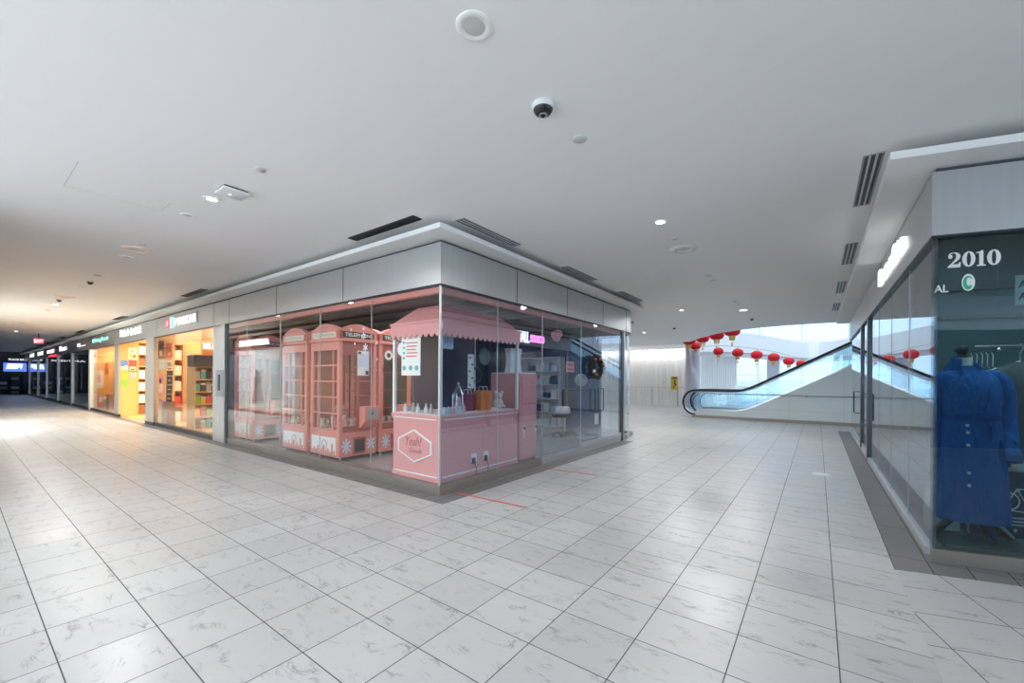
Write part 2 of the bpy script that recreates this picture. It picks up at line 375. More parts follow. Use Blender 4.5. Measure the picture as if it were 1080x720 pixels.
# joints between the fascia panels
p = MB()
for x in (-5.9, -8.1, -10.3, -11.2, -15.6, -21.0, -25.4): p.box(x, x + 0.012, YC - 0.0225, YC, ZF + 0.005, ZT - 0.003)
for y in (5.2, 6.8, 8.4, 9.75): p.box(XC, XC + 0.0225, y, y + 0.012, ZF + 0.005, ZT - 0.003)
struct(p.build('trim_6', MT['darkmetal']))
# dark gasket under the fascia
struct(ring(0.012, -0.03, ZF - 0.022, ZF).build('trim_7', MT['darkmetal'], smooth=True))
struct(MB().box(-10.42, XC - 0.03, YC + 0.03, YC + 0.10, ZF - 0.10, ZF - 0.022).box(XC - 0.10, XC - 0.03, YC + 0.10, 9.5, ZF - 0.10, ZF - 0.022).build('trim_8', MT['booth']))

# ---- base curb of the corner shop and of the shops to its left
cur = MB()
cur.prism([(-11.24, YC, 0), (XC, YC, 0), (XC, 5.99, 0), (XC - 0.14, 5.99, 0), (XC - 0.14, YC + 0.14, 0), (-11.24, YC + 0.14, 0)], (0, 0, ZG))
struct(cur.build('baseboard_left', MT['curb'], bevel=0.004))
struct(MB().box(XC - 0.14, XC + 0.004, 5.99, 9.50, 0, 0.10).build('baseboard_front', MT['aluminium'], bevel=0.004))
struct(MB().box(-15.9, -11.24, YC, YC + 0.14, 0, 0.10).build('baseboard_left', MT['darkmetal']))
struct(MB().box(-25.5, -20.9, YC, YC + 0.14, 0, 0.10).build('baseboard_left', MT['darkmetal']))
struct(MB().box(-52, -25.5, YC, YC + 0.14, 0, 0.10).build('baseboard_left', MT['darkmetal']))
a = arc(XC - 1, 9.9, 1.0, 0, 90, 12); b = arc(XC - 1, 9.9, 0.86, 90, 0, 12)
struct(MB().prism([(x, y, 0) for x, y in a + b], (0, 0, 0.10)).build('baseboard_back', MT['aluminium'], smooth=True))

# ---- panes of the corner shop
wn = [0]
def pane(x0, x1, y0, y1, z0, z1, m='glass'):
    wn[0] += 1
    return struct(MB().box(x0, x1, y0, y1, z0, z1).build('window_%d' % wn[0], MT[m]))
g = 0.004
for x0, x1 in ((-10.42, -9.44), (-9.44, -7.99), (-7.99, -6.60), (-6.60, -5.20), (-5.20, XC)):
    pane(x0 + g, x1 - (g if x1 != XC else 0), YC + 0.002, YC + 0.014, ZG, ZF)
for y0, y1 in ((YC + 0.016, 4.76), (4.76, 5.99), (5.99, 7.43)):
    pane(XC - 0.014, XC - 0.002, y0 + g, y1 - g, ZG if y1 < 6 else 0.10, ZF, 'glass_mirror')
a = arc(XC - 1, 9.9, 0.998, 0, 85, 12); b = arc(XC - 1, 9.9, 0.986, 85, 0, 12)
wn[0] += 1; struct(MB().prism([(x, y, 0.1) for x, y in a + b], (0, 0, ZF - 0.1)).build('window_%d' % wn[0], MT['glass'], smooth=True))
# edge strips of the glass joints
p = MB()
for x in (-9.44, -7.99, -6.60, -5.20): p.box(x - 0.004, x + 0.004, YC + 0.001, YC + 0.015, ZG, ZF)
for y in (4.76, 5.99, 7.43): p.box(XC - 0.015, XC - 0.001, y - 0.004, y + 0.004, ZG, ZF)
p.box(XC - 0.02, XC + 0.001, YC - 0.001, YC + 0.02, ZG, ZF)
struct(p.build('trim_9', MT['aluminium']))
# glass double door: two leaves, long pull handles, lock box, rails
def leaf(name, y0, y1, hy):
    d = bpy.data.objects.new(name, None); COL.objects.link(d); d.location = (XC, y0, 0.1); struct(d)
    MB().box(XC - 0.014, XC - 0.002, y0 + g, y1 - g, 0.2, ZF - 0.03).build('pane', MT['glass_mirror'], d)
    MB().box(XC - 0.03, XC + 0.012, y0 + g, y1 - g, 0.104, 0.2).build('rail', MT['aluminium'], d, bevel=0.003)
    h = MB()
    for sx in (0.05, -0.066):
        h.tube([(XC + sx * 0.1, hy, 0.80), (XC + sx, hy, 0.80), (XC + sx, hy, 1.27), (XC + sx * 0.1, hy, 1.27)], 0.012, 8)
    h.build('handle', MT['darkmetal'], d, smooth=True)
    return d
d1 = leaf('door_1', 7.43, 8.17, 7.97); d2 = leaf('door_2', 8.17, 9.50, 8.38)
MB().bbox(XC + 0.0, XC + 0.05, 8.05, 8.16, 0.52, 0.74, 0.006).build('lock_box', MT['aluminium'], d1)
MB().bbox(XC - 0.002, XC + 0.045, 8.18, 8.23, 0.52, 0.74, 0.006).build('lock_box', MT['darkmetal'], d2)
struct(MB().box(XC - 0.06, XC + 0.012, 9.50, 9.64, 0, ZF).build('trim_10', MT['darkmetal'], bevel=0.004))
struct(MB().box(XC - 0.05, XC + 0.012, 9.642, 9.72, 0, ZF).build('trim_11', MT['aluminium'], bevel=0.004))

# ---- inside shell of the corner shop
struct(MB().box(-10.45, XC - 0.15, YC + 0.15, 10.72, 0.0, 0.10).build('floor', MT['shopfloor']))
struct(MB().box(-10.46, XC - 0.16, YC + 0.16, 10.74, 2.95, 3.0).build('ceiling', MT['shopceil']))
struct(MB().box(-10.56, -10.44, YC + 0.06, 10.9, 0, 3.3).build('wall_left', MT['maroon']))
struct(MB().box(-10.44, -4.9, 10.74, 10.9, 0, 3.3).build('wall_back', MT['deepblue']))
p = MB()
for y in (4.6, 5.9, 7.2): p.box(-10.4, XC - 0.2, y, y + 0.10, 2.75, 2.95)
struct(p.build('trim_12', MT['shopdark']))

# ---- frame between the corner shop and the lit shop, taupe pilasters
struct(MB().box(-10.45, -10.42, YC - 0.01, YC + 0.1, 0.0, ZF).build('trim_13', MT['darkmetal']))
struct(MB().box(-10.79, -10.53, YC - 0.025, YC + 0.14, 0.0, ZF).build('trim_14', MT['aluminium'], bevel=0.004))
struct(MB().box(-11.24, -10.81, YC - 0.012, YC + 0.14, 0.0, ZF).build('trim_15', MT['fascia'], bevel=0.004))
for i, (x0, x1) in enumerate(((-16.8, -15.9), (-20.9, -20.3))):
    struct(MB().box(x0, x1, YC - 0.015, YC + 0.045, 0.0, ZF).build('trim_%d' % (16 + i), MT['pilaster'], bevel=0.005))
    struct(MB().box(x0 - 0.01, x1 + 0.01, YC - 0.025, YC + 0.05, 0.0, 0.10).build('baseboard_left', MT['darkmetal']))
for i, x in enumerate((-25.54, -30.16, -34.76, -39.48, -43.87, -49.11)):
    struct(MB().box(x - 0.16, x + 0.16, YC - 0.02, YC + 0.2, 0.0, ZF).build('trim_%d' % (18 + i), MT['aluminium'] if i else MT['white'], bevel=0.005))
# glass of the lit shops
for x0, x1 in ((-15.9, -14.75), (-14.75, -13.6), (-13.6, -12.4), (-12.4, -11.24)): pane(x0 + g, x1 - g, YC + 0.03, YC + 0.042, 0.1, ZF)
for x0, x1 in ((-25.38, -23.2), (-23.2, -20.9)): pane(x0 + g, x1 - g, YC + 0.03, YC + 0.042, 0.1, ZF)
xs = [-25.7, -30.0, -30.32, -34.6, -34.92, -39.32, -39.64, -43.71, -44.03, -48.95]
for x1, x0 in zip(xs[::2], xs[1::2]):
    xm = (x0 + x1) / 2
    pane(x0, xm - g, YC + 0.03, YC + 0.042, 0.1, ZF, 'glass_dark'); pane(xm + g, x1, YC + 0.03, YC + 0.042, 0.1, ZF, 'glass_dark')
# rooms behind
struct(MB().box(-25.5, -10.56, YC + 0.14, 8.6, 0.0, 0.02).build('floor', MT['shopfloor_pale']))
struct(MB().box(-25.5, -10.56, YC + 0.16, 8.6, 2.85, 2.9).build('ceiling', MT['wood_pale']))
struct(MB().box(-25.5, -10.56, 8.6, 8.72, 0, 2.9).build('wall_back', MT['wood_pale']))
struct(MB().box(-10.66, -10.57, YC + 0.15, 8.6, 0.02, 2.85).build('wall_right', MT['wood_pale']))
struct(MB().box(-16.35, -15.93, YC + 0.05, 4.10, 0.02, 2.85).build('wall_left', MT['wood_pale']))
struct(MB().box(-20.88, -20.32, YC + 0.05, 4.12, 0.02, 2.85).build('wall_left', MT['wood']))
struct(MB().box(-25.9, -25.40, YC + 0.21, 8.6, 0.02, 2.85).build('wall_left', MT['wood']))
struct(MB().box(-52, -25.9, YC + 0.2, 8.6, 0.0, 0.01).build('floor', MT['shopdark']))
struct(MB().box(-52, -25.9, YC + 0.2, 8.6, 2.85, 2.9).build('ceiling', MT['shopdark']))
struct(MB().box(-52, -25.9, 8.6, 8.72, 0, 2.9).build('wall_back', MT['shopdark']))
for x in (-30.16, -34.76, -39.48, -43.87): struct(MB().box(x - 0.08, x + 0.08, YC + 0.21, 8.6, 0.01, 2.85).build('wall_left', MT['shopdark']))
# end of the corridor
struct(MB().box(-52.4, -52.0, -0.4, YC, 0, ZCEIL).build('wall_end', MT['shopdark']))
struct(MB().box(-52.0, -51.9, -0.3, YC - 0.02, 2.55, ZCEIL).build('trim_24', MT['darkmetal']))

# ---- facade across the corridor (its lit shop mirrors in the corner shop's glass)
YO = -0.3
for x0, x1 in ((-52, -21.6), (-15.5, -7.6)):
    struct(MB().box(x0, x1, YO - 0.4, YO, 0, 2.62).build('wall_opposite', MT['shopdark'] if x0 < -30 else MT['fascia']))
struct(MB().box(-52, -7.6, YO - 0.4, YO + 0.02, 2.62, 3.154).build('wall_opposite', MT['fascia']))
struct(MB().box(-52, -7.3, YO - 0.4, YO + 0.30, 3.19, 3.25).build('trim_25', MT['cornice']))
struct(MB().box(-52, -7.6, YO - 0.4, YO - 0.05, 3.154, ZCEIL).build('wall_opposite', MT['shopdark']))
struct(MB().box(-7.6, -7.3, -4.0, YO, 0, 3.25).build('wall_rear', MT['white']))  # unseen wall, set back and whitened to throw light on the ceiling
struct(MB().box(-21.6, -15.5, YO - 0.12, YO, 0, 0.06).build('baseboard_opposite', MT['booth_dark']))
struct(MB().box(-21.6, -15.5, YO - 2.6, YO - 2.5, 0, 3.05).build('wall_opposite', MT['white']))
for x in (-21.7, -15.5): struct(MB().box(x, x + 0.1, YO - 2.5, YO - 0.4, 0, 3.05).build('wall_opposite', MT['white']))
struct(MB().box(-21.6, -15.5, YO - 2.5, YO - 0.4, 3.0, 3.05).build('ceiling', MT['white']))
struct(MB().box(-21.6, -15.5, YO - 2.5, YO - 0.4, 0, 0.05).build('floor', MT['shopfloor_pale']))
pane(-21.6, -15.5, YO - 0.06, YO - 0.05, 0.06, 2.62)

struct(MB().box(0.9, 10.5, -2.0, -1.6, 0, 2.62).build('wall_opposite', MT['shopdark']))  # unseen wall, added so the display glass mirrors something dark
struct(MB().box(0.9, 10.5, -2.0, -1.58, 2.62, ZCEIL).build('wall_opposite', MT['fascia']))
# ---- right-hand shop
XR = 0.74
struct(MB().prism([(XR, RY, ZF), F(8, 0, ZF), F(8, 0.12, ZF), (XR + 0.12, RY + 0.15, ZF), (XR + 0.12, 15.4, ZF), (XR, 15.4, ZF)], (0, 0, ZT - ZF)).build('trim_26', MT['fascia']))
struct(MB().prism([(XR - 0.29, RY - 0.36, 3.19), F(8, -0.28, 3.19), F(8, 0.1, 3.19), (XR + 0.1, RY + 0.1, 3.19), (XR + 0.1, 15.9, 3.19), (XR - 0.29, 15.9, 3.19)], (0, 0, 0.06)).build('trim_27', MT['cornice']))
struct(MB().prism([(XR + 0.03, RY + 0.04, ZF), F(8, 0.04, ZF), F(8, 0.2, ZF), (XR + 0.2, RY + 0.25, ZF), (XR + 0.2, 15.4, ZF), (XR + 0.03, 15.4, ZF)], (0, 0, ZCEIL - ZF)).build('wall_right', MT['shopdark']))
struct(MB().prism([(XR - 0.005, RY - 0.005, ZF - 0.02), F(8, -0.005, ZF - 0.02), F(8, 0.05, ZF - 0.02), (XR + 0.05, RY + 0.05, ZF - 0.02), (XR + 0.05, 15.4, ZF - 0.02), (XR - 0.005, 15.4, ZF - 0.02)], (0, 0, 0.02)).build('trim_28', MT['darkmetal']))
struct(MB().prism([(XR, RY, 0), F(8, 0, 0), F(8, 0.16, 0), (XR + 0.14, RY + 0.2, 0)], (0, 0, 0.11)).build('baseboard_right', MT['curb'], bevel=0.004))
struct(MB().box(XR, XR + 0.12, RY + 0.2, 15.4, 0, 0.07).build('baseboard_right', MT['aluminium'], bevel=0.004))
p = MB()
for y in (5.95, 7.23, 8.6): p.box(XR + 0.027, XR + 0.043, y - 0.003, y + 0.003, 0.07, ZF - 0.02)
struct(p.build('trim_29', MT['card_grey']))
for y0, y1 in ((RY + 0.05, 5.95), (5.95, 7.23), (7.23, 8.6), (8.6, 9.95)): pane(XR + 0.03, XR + 0.042, y0 + g, y1 - g, 0.07, ZF - 0.02, 'glass_side')
struct(MB().box(XR - 0.005, XR + 0.10, 9.97, 10.12, 0, ZF).build('trim_30', MT['darkmetal']))
struct(MB().box(XR + 0.0, XR + 0.10, 11.45, 11.62, 0, ZF).build('trim_31', MT['darkmetal']))
def rleaf(name, y0, y1, hy):
    d = bpy.data.objects.new(name, None); COL.objects.link(d); d.location = (XR, y0, 0.02); struct(d)
    MB().box(XR + 0.03, XR + 0.042, y0 + g, y1 - g, 0.16, ZF - 0.03).build('pane', MT['glass_side'], d)
    MB().box(XR + 0.015, XR + 0.057, y0 + g, y1 - g, 0.072, 0.16).build('rail', MT['aluminium'], d)
    h = MB()
    for sx in (-0.05, 0.07): h.tube([(XR + 0.036, hy, 0.72), (XR + sx, hy, 0.72), (XR + sx, hy, 1.22), (XR + 0.036, hy, 1.22)], 0.013, 8)
    h.build('handle', MT['darkmetal'], d, smooth=True)
rleaf('door_3', 10.12, 11.45, 10.35); rleaf('door_4', 11.62, 14.9, 12.6)
# front display window
fw = MB().prism([F(0.035, 0.035, 0.11), F(8, 0.035, 0.11), F(8, 0.047, 0.11), F(0.035, 0.047, 0.11)], (0, 0, ZF - 0.13))
wn[0] += 1; struct(fw.build('window_%d' % wn[0], MT['glass_dim']))
struct(MB().prism([F(0.02, 0.02, 0.11), F(0.045, 0.02, 0.11), F(0.045, 0.05, 0.11), F(0.02, 0.05, 0.11)], (0, 0, ZF - 0.13)).build('trim_32', MT['glass_dark']))
# display floor, back panel, interior
struct(MB().prism([F(0.18, 0.2, 0), F(8, 0.2, 0), F(8, 9, 0), (XR + 0.14, 15.3, 0), (XR + 0.14, RY + 0.35, 0)], (0, 0, 0.10)).build('floor', MT['backpanel']))
struct(MB().prism([F(0.75, 1.55, 0.1), F(8, 1.55, 0.1), F(8, 1.67, 0.1), F(0.75, 1.67, 0.1)], (0, 0, 2.85)).build('wall_right', MT['backpanel']))
struct(MB().prism([F(0.25, 0.22, 2.95), F(8, 0.22, 2.95), F(8, 9, 2.95), (XR + 0.21, 15.3, 2.95), (XR + 0.21, RY + 0.45, 2.95)], (0, 0, 0.05)).build('ceiling', MT['shopdark']))
struct(MB().box(4.5, 4.6, 8.2, 15.3, 0.1, 2.95).build('wall_right', MT['shopdark']))
struct(MB().box(XR + 0.14, 4.6, 15.3, 15.4, 0, ZCEIL).build('wall_back', MT['white']))
for i, (z, h) in enumerate(((2.44, 0.09), (2.14, 0.03), (1.36, 0.03))):
    struct(MB().prism([F(0.76, 1.50, z), F(8, 1.50, z), F(8, 1.55, z), F(0.76, 1.55, z)], (0, 0, h)).build('trim_%d' % (33 + i), MT['backpanel_dark']))

# ---- lower end of the mall: fluted wall, column, curtain walls, balcony, upper floor
fl = MB()
rnd = random.Random(3)
def flutes(p0, p1, z0, z1, n):
    m = MB(); (xa, ya), (xb, yb) = p0, p1; L = math.hypot(xb - xa, yb - ya); ux, uy = (xb - xa) / L, (yb - ya) / L; nx, ny = uy, -ux
    pts = []
    for i in range(n + 1):
        t = i / n * L; d = (0.0, 0.045, 0.02, 0.055)[i % 4] + rnd.uniform(0, 0.02)
        pts.append((xa + ux * t + nx * d, ya + uy * t + ny * d))
    vs = [(x, y, z0) for x, y in pts] + [(x, y, z1) for x, y in pts]
    m.add(vs, [(i, i + 1, n + 2 + i, n + 1 + i) for i in range(n)])
    back = [(xb - nx * 0.2, yb - ny * 0.2), (xa - nx * 0.2, ya - ny * 0.2)]
    m.prism([(xa, ya, z0), (xb, yb, z0), (*back[0], z0), (*back[1], z0)], (0, 0, z1 - z0))
    return m
struct(flutes((-12, 24.4), (-5.6, 24.4), 0, 3.3, 90).build('wall_back', MT['slatwall']))
struct(flutes((-5.5, 26.4), (-3.9, 27.9), 0, 3.05, 30).build('wall_back', MT['slatwall']))
struct(MB().box(-12.2, -12, 10.9, 24.6, 0, ZCEIL).build('wall_left', MT['white']))
struct(MB().lathe([(0.36, 0), (0.36, ZCEIL + 0.7)], (-5.35, 23.4, 0), 32).build('column_1', MT['column'], smooth=True))
# curtain walls: each bay a window with frame and pane
def bay(x0, x1, y, z0, z1, nz=2):
    wn[0] += 1
    w = bpy.data.objects.new('window_%d' % wn[0], None); COL.objects.link(w); w.location = (x0, y, z0); struct(w)
    f = MB(); t = 0.05
    f.box(x0, x0 + t, y, y + 0.12, z0, z1).box(x1 - t, x1, y, y + 0.12, z0, z1)
    for k in range(nz + 1):
        z = z0 + (z1 - z0 - t) * k / nz; f.box(x0 + t, x1 - t, y, y + 0.12, z, z + t)
    f.build('window_frame', MT['pale_blue'], w)
    MB().box(x0 + t, x1 - t, y + 0.05, y + 0.062, z0 + t, z1 - t).build('pane', MT['glass_window'], w)
for k in range(8): bay(-8 + k * 3.4, -8 + (k + 1) * 3.4, 46, 0.0, 4.0, 2)
for k in range(8): bay(-8 + k * 3.4, -8 + (k + 1) * 3.4, 47, 5.0, 12.0, 3)
struct(MB().box(-8.2, 19, 45.95, 47.2, 4.0, 5.0).build('trim_36', MT['white']))
for x, y in ((-2.4, 33.0), (5.2, 38.0)): struct(MB().box(x - 0.35, x + 0.35, y - 0.35, y + 0.35, 0, 3.1).build('column_2', MT['column']))
# balcony of the upper floor: a curved white band with a lit strip below
def band(pts, th, z0, z1):
    n = len(pts); q = []
    for i, (x, y) in enumerate(pts):
        a = pts[max(i - 1, 0)]; b = pts[min(i + 1, n - 1)]; dx, dy = b[0] - a[0], b[1] - a[1]; l = math.hypot(dx, dy)
        q.append((x - dy / l * th, y + dx / l * th))
    m = MB()
    vs = [(x, y, z0) for x, y in pts] + [(x, y, z0) for x, y in q] + [(x, y, z1) for x, y in pts] + [(x, y, z1) for x, y in q]; fs = []
    for i in range(n - 1):
        fs += [(i, i + 1, n + i + 1, n + i), (2 * n + i, 3 * n + i, 3 * n + i + 1, 2 * n + i + 1), (i, 2 * n + i, 2 * n + i + 1, i + 1), (n + i, n + i + 1, 3 * n + i + 1, 3 * n + i)]
    fs += [(0, n, 3 * n, 2 * n), (n - 1, 3 * n - 1, 4 * n - 1, 2 * n - 1)]
    return m.add(vs, fs)
cur_pts = [(-5.6, 25.2), (-5.03, 25.5), (-4.2, 26.1), (-3.59, 27.2), (-2.87, 28.95), (-2.3, 31.2), (-1.43, 34.4), (-1.0, 36.0), (-0.5, 37.2), (0.1, 37.4), (0.7, 36.6), (1.65, 34.4), (2.8, 32.4), (4.5, 30.8), (7, 29.6), (12, 28.5)]
struct(band(cur_pts, 0.5, 3.08, 4.25).build('ceiling', MT['white'], smooth=True))
struct(band([(x - 0.1, y + 0.25) for x, y in cur_pts], 0.4, 2.84, 3.06).build('trim_37', MT['white'], smooth=True))
struct(MB().box(-62, 20, 59.5, 59.9, -0.2, 1.5).build('wall_outside', MT['hazy']))
struct(MB().box(-52.3, -52.0, YC, 8.7, 0, ZCEIL).build('wall_end', MT['shopdark']))
# side walls and far ends; tinted roof and upper walls added to cut daylight
struct(MB().box(-8.4, 14.2, 17.0, 47.2, 12.0, 12.05).build('window_90', MT['glass_roof']))
struct(MB().box(-8.4, 14.2, 16.5, 16.8, ZCEIL + 0.72, 12).build('wall_front', MT['white']))
struct(MB().box(14, 14.2, 16, 47, 0, 12).build('wall_right', MT['white']))
struct(MB().box(-8.4, -8.2, 16.8, 27.0, ZCEIL + 0.72, 12).build('wall_left', MT['white']))
struct(MB().box(-8.4, -8.2, 27, 47, 0, 12).build('wall_left', MT['white']))
# ================================================================== things on the ceiling
def downlight(x, y, label, lit=False, r=0.10, group=None, trim='cornice'):
    t = thing('downlight', label, 'ceiling light', (x, y, ZCEIL), group)
    z = ZCEIL
    MB().lathe([(r * 0.62, -0.004), (r * 0.70, -0.009), (r * 0.92, -0.009), (r, -0.004), (r, 0.004)], (x, y, z), 32).build('trim_ring', MT[trim], t, smooth=True)
    MB().lathe([(1e-4, -0.006), (r * 0.45, -0.007), (r * 0.64, -0.003), (r * 0.64, 0.004)], (x, y, z), 28).build('lens', MT['lamp' if lit else 'lens_off'], t, smooth=True)
    return t
def lamp(x, y, e, size=0.06, col=(1, 0.985, 0.975), ang=150, z=None):
    l = bpy.data.lights.new('downlight or fill lamp', 'SPOT'); l.energy = e; l.color = col; l.spot_size = math.radians(ang); l.spot_blend = 0.6; l.shadow_soft_size = size
    o = bpy.data.objects.new('downlight_or_fill_lamp', l); COL.objects.link(o); o.location = (x, y, (z or ZCEIL) - 0.03 - size)
    return o
def area(name, x, y, z, sx, sy, e, col=(1, 1, 1), rot=(0, 0, 0)):
    l = bpy.data.lights.new(name, 'AREA'); l.shape = 'RECTANGLE'; l.size = sx; l.size_y = sy; l.energy = e; l.color = col
    o = bpy.data.objects.new(name, l); COL.objects.link(o); o.location = (x, y, z); o.rotation_euler = rot
    return o
downlight(-1.50, 1.67, 'large unlit round downlight in the ceiling nearest the viewer', r=0.10)
downlight(-5.21, 1.65, 'lit downlight glaring beside the square white access point', True, 0.085)
downlight(-5.97, 1.65, 'small unlit downlight behind the glaring lamp beside the access point', r=0.075)
downlight(-8.85, 1.66, 'flat unlit downlight just behind the round peach-rimmed speaker', r=0.09)
downlight(-12.55, 1.64, 'unlit downlight in the ceiling of the left corridor, before the lamp by its middle', r=0.09)
downlight(-16.3, 1.65, 'first lit downlight of the left corridor beyond the pair of sensors', True, 0.09)
downlight(-27.41, 1.65, 'far lit downlight in the left corridor before the red exit sign', True, 0.10)
downlight(-1.53, 5.06, 'lit downlight glaring in the ceiling between the corner shop and the right shop', True, 0.085)
downlight(-1.59, 8.56, 'unlit downlight behind the round white speaker of the right corridor', r=0.10)
downlight(-1.60, 11.69, 'small unlit downlight just before the pale oval one of the right corridor', r=0.09)
downlight(-1.62, 12.7, 'pale oval downlight of the right corridor nearest the escalator', True, 0.14)
downlight(-2.98, 11.78, 'lit downlight past the rounded end of the corner shop fascia', True, 0.08)
downlight(-5.6, 16.5, 'lit downlight in front of the white fluted wall', True, 0.09)
for x, y, lab in ((-8.19, 1.65, 'round ceiling speaker with a peach rim in the left corridor'), (-1.57, 6.28, 'round white ceiling speaker with raised rim between the two shops'), (-14.54, 1.63, 'round ceiling speaker far along the left corridor'), (-23.0, 1.66, 'round ceiling speaker farthest along the left corridor')):
    t = thing('ceiling_speaker', lab, 'speaker', (x, y, ZCEIL))
    MB().lathe([(0.105, -0.005), (0.115, -0.020), (0.165, -0.018), (0.185, -0.004), (0.185, 0.004)], (x, y, ZCEIL), 36).build('rim', MT['peach' if x < -5 else 'white'], t, smooth=True)
    MB().lathe([(1e-4, -0.006), (0.11, -0.006), (0.11, 0.004)], (x, y, ZCEIL), 30).build('grille', MT['lens_off'], t, smooth=True)
caps = [(-1.52, 2.94, 0.055, 'small round ceiling cap just behind the black-lens camera'), (-4.10, 1.67, 0.045, 'small round ceiling cap right of the square access point'),
        (-7.79, 1.62, 0.05, 'small dark-rimmed cap beside the peach-rimmed speaker'), (-10.89, 1.63, 0.06, 'thin round cap midway along the left corridor ceiling'),
        (-1.55, 5.74, 0.045, 'small round cap between the glaring lamp and the white speaker'), (-1.60, 8.12, 0.045, 'small round cap just before the unlit downlight of the right corridor'),
        (-1.60, 11.08, 0.045, 'small round cap far along the right corridor ceiling'), (-17.9, 1.66, 0.06, 'round ceiling cap far along the left corridor beyond the lit downlight')]
for x, y, r, lab in caps:
    one(MB().lathe([(r, 0.002), (r, -0.010), (r * 0.85, -0.016), (1e-4, -0.018)], (x, y, ZCEIL), 24), 'sprinkler_cap', MT['lens_off'], lab, 'ceiling cap', smooth=True)
for x, y, lab in ((-11.78, 1.66, 'dark motion sensor on the ceiling of the left corridor'), (-15.2, 1.6, 'second dark motion sensor farther along the left corridor ceiling'), (-1.63, 14.6, 'black dome camera on the ceiling before the escalator'), (-4.2, 15.6, 'black dome camera on the ceiling before the fluted wall')):
    t = thing('dome_sensor', lab, 'sensor', (x, y, ZCEIL))
    MB().lathe([(0.055, 0.002), (0.055, -0.016), (0.045, -0.02)], (x, y, ZCEIL), 24).build('collar', MT['card_grey'], t, smooth=True)
    MB().lathe([(0.045, -0.019), (0.038, -0.042), (0.02, -0.056), (1e-4, -0.06)], (x, y, ZCEIL), 24).build('dome', MT['black'], t, smooth=True)
# fisheye camera
x, y = -1.54, 2.43
t = thing('fisheye_camera', 'white round ceiling camera with a black glossy lens', 'security camera', (x, y, ZCEIL))
MB().lathe([(0.074, 0.002), (0.077, -0.014), (0.074, -0.028), (0.068, -0.034)], (x, y, ZCEIL), 36).build('housing', MT['white'], t, smooth=True)
MB().lathe([(0.068, -0.030), (0.066, -0.042), (0.055, -0.058), (0.042, -0.067), (0.026, -0.072)], (x, y, ZCEIL), 36).build('black_ring', MT['black'], t, smooth=True)
MB().lathe([(0.030, -0.069), (0.029, -0.077), (0.020, -0.077), (0.019, -0.070)], (x, y, ZCEIL), 30).build('lens_rim', MT['steel'], t, smooth=True)
MB().lathe([(0.020, -0.069), (0.013, -0.082), (1e-4, -0.086)], (x, y, ZCEIL), 24).build('lens', MT['black'], t, smooth=True)
# square access point
x, y = -4.81, 1.70
t = thing('access_point', 'square white wireless access point beside the glaring downlight', 'access point', (x, y, ZCEIL))
MB().bbox(x - 0.12, x + 0.12, y - 0.12, y + 0.12, ZCEIL - 0.042, ZCEIL - 0.012, 0.014).build('cover', MT['white'], t, smooth=True)
MB().box(x - 0.105, x + 0.105, y - 0.105, y + 0.105, ZCEIL - 0.014, ZCEIL + 0.002).build('mount', MT['darkmetal'], t)
MB().lathe([(0.012, 0), (0.012, -0.004), (1e-4, -0.005)], (x - 0.01, y - 0.02, ZCEIL - 0.042), 12).build('indicator_light', MT['letters'], t)
# linear air vents
def vent(x0, x1, y0, y1, label, group=None):
    t = thing('linear_vent', label, 'air vent', ((x0 + x1) / 2, (y0 + y1) / 2, ZCEIL), group)
    z0, z1 = ZCEIL - 0.008, ZCEIL + 0.002; e = 0.014
    m = MB()
    m.box(x0, x1, y0, y0 + e, z0, z1).box(x0, x1, y1 - e, y1, z0, z1).box(x0, x0 + e, y0 + e, y1 - e, z0, z1).box(x1 - e, x1, y0 + e, y1 - e, z0, z1)
    m.build('frame', MT['darkmetal' if x1 - x0 > y1 - y0 else 'card_grey'], t)
    MB().box(x0 + e, x1 - e, y0 + e, y1 - e, ZCEIL - 0.003, z1).build('slot_back', MT['black'], t)
    s = MB()
    if x1 - x0 > y1 - y0:
        for k in (1, 2): yy = y0 + (y1 - y0) * k / 3; s.box(x0 + e, x1 - e, yy - 0.008, yy + 0.008, z0, z1 - 0.003)
    else:
        for k in (1, 2): xx = x0 + (x1 - x0) * k / 3; s.box(xx - 0.008, xx + 0.008, y0 + e, y1 - e, z0, z1 - 0.003)
    s.build('slats', MT['darkmetal' if x1 - x0 > y1 - y0 else 'silver'], t)
for x0, lab in ((-5.14, 'long dark slot vent in the ceiling left of the corner shop corner'), (-12.02, 'slot vent in the ceiling above the white lit shop sign'), (-18.9, 'slot vent in the ceiling above the sign of white characters'), (-25.8, 'slot vent in the ceiling above the first dark shop'), (-30.7, 'slot vent in the ceiling above the second dark shop'), (-36.0, 'slot vent in the ceiling above the third dark shop')):
    vent(x0, x0 + 1.34, 3.19, 3.33, lab)
for y0, y1, lab in ((3.59, 4.77, 'slot vent in the ceiling just right of the corner shop corner'), (6.14, 7.28, 'slot vent above the middle of the corner shop right side'), (8.58, 9.82, 'slot vent above the rounded end of the corner shop')):
    vent(-3.51, -3.37, y0, y1, lab)
for y0, lab in ((4.56, 'large slot vent in the ceiling nearest the right shop corner'), (7.35, 'second slot vent along the right shop, behind the largest'), (10.08, 'third slot vent along the right shop front'), (12.8, 'fourth and farthest slot vent along the right shop front')):
    vent(0.30, 0.44, y0, y0 + 1.26, lab)
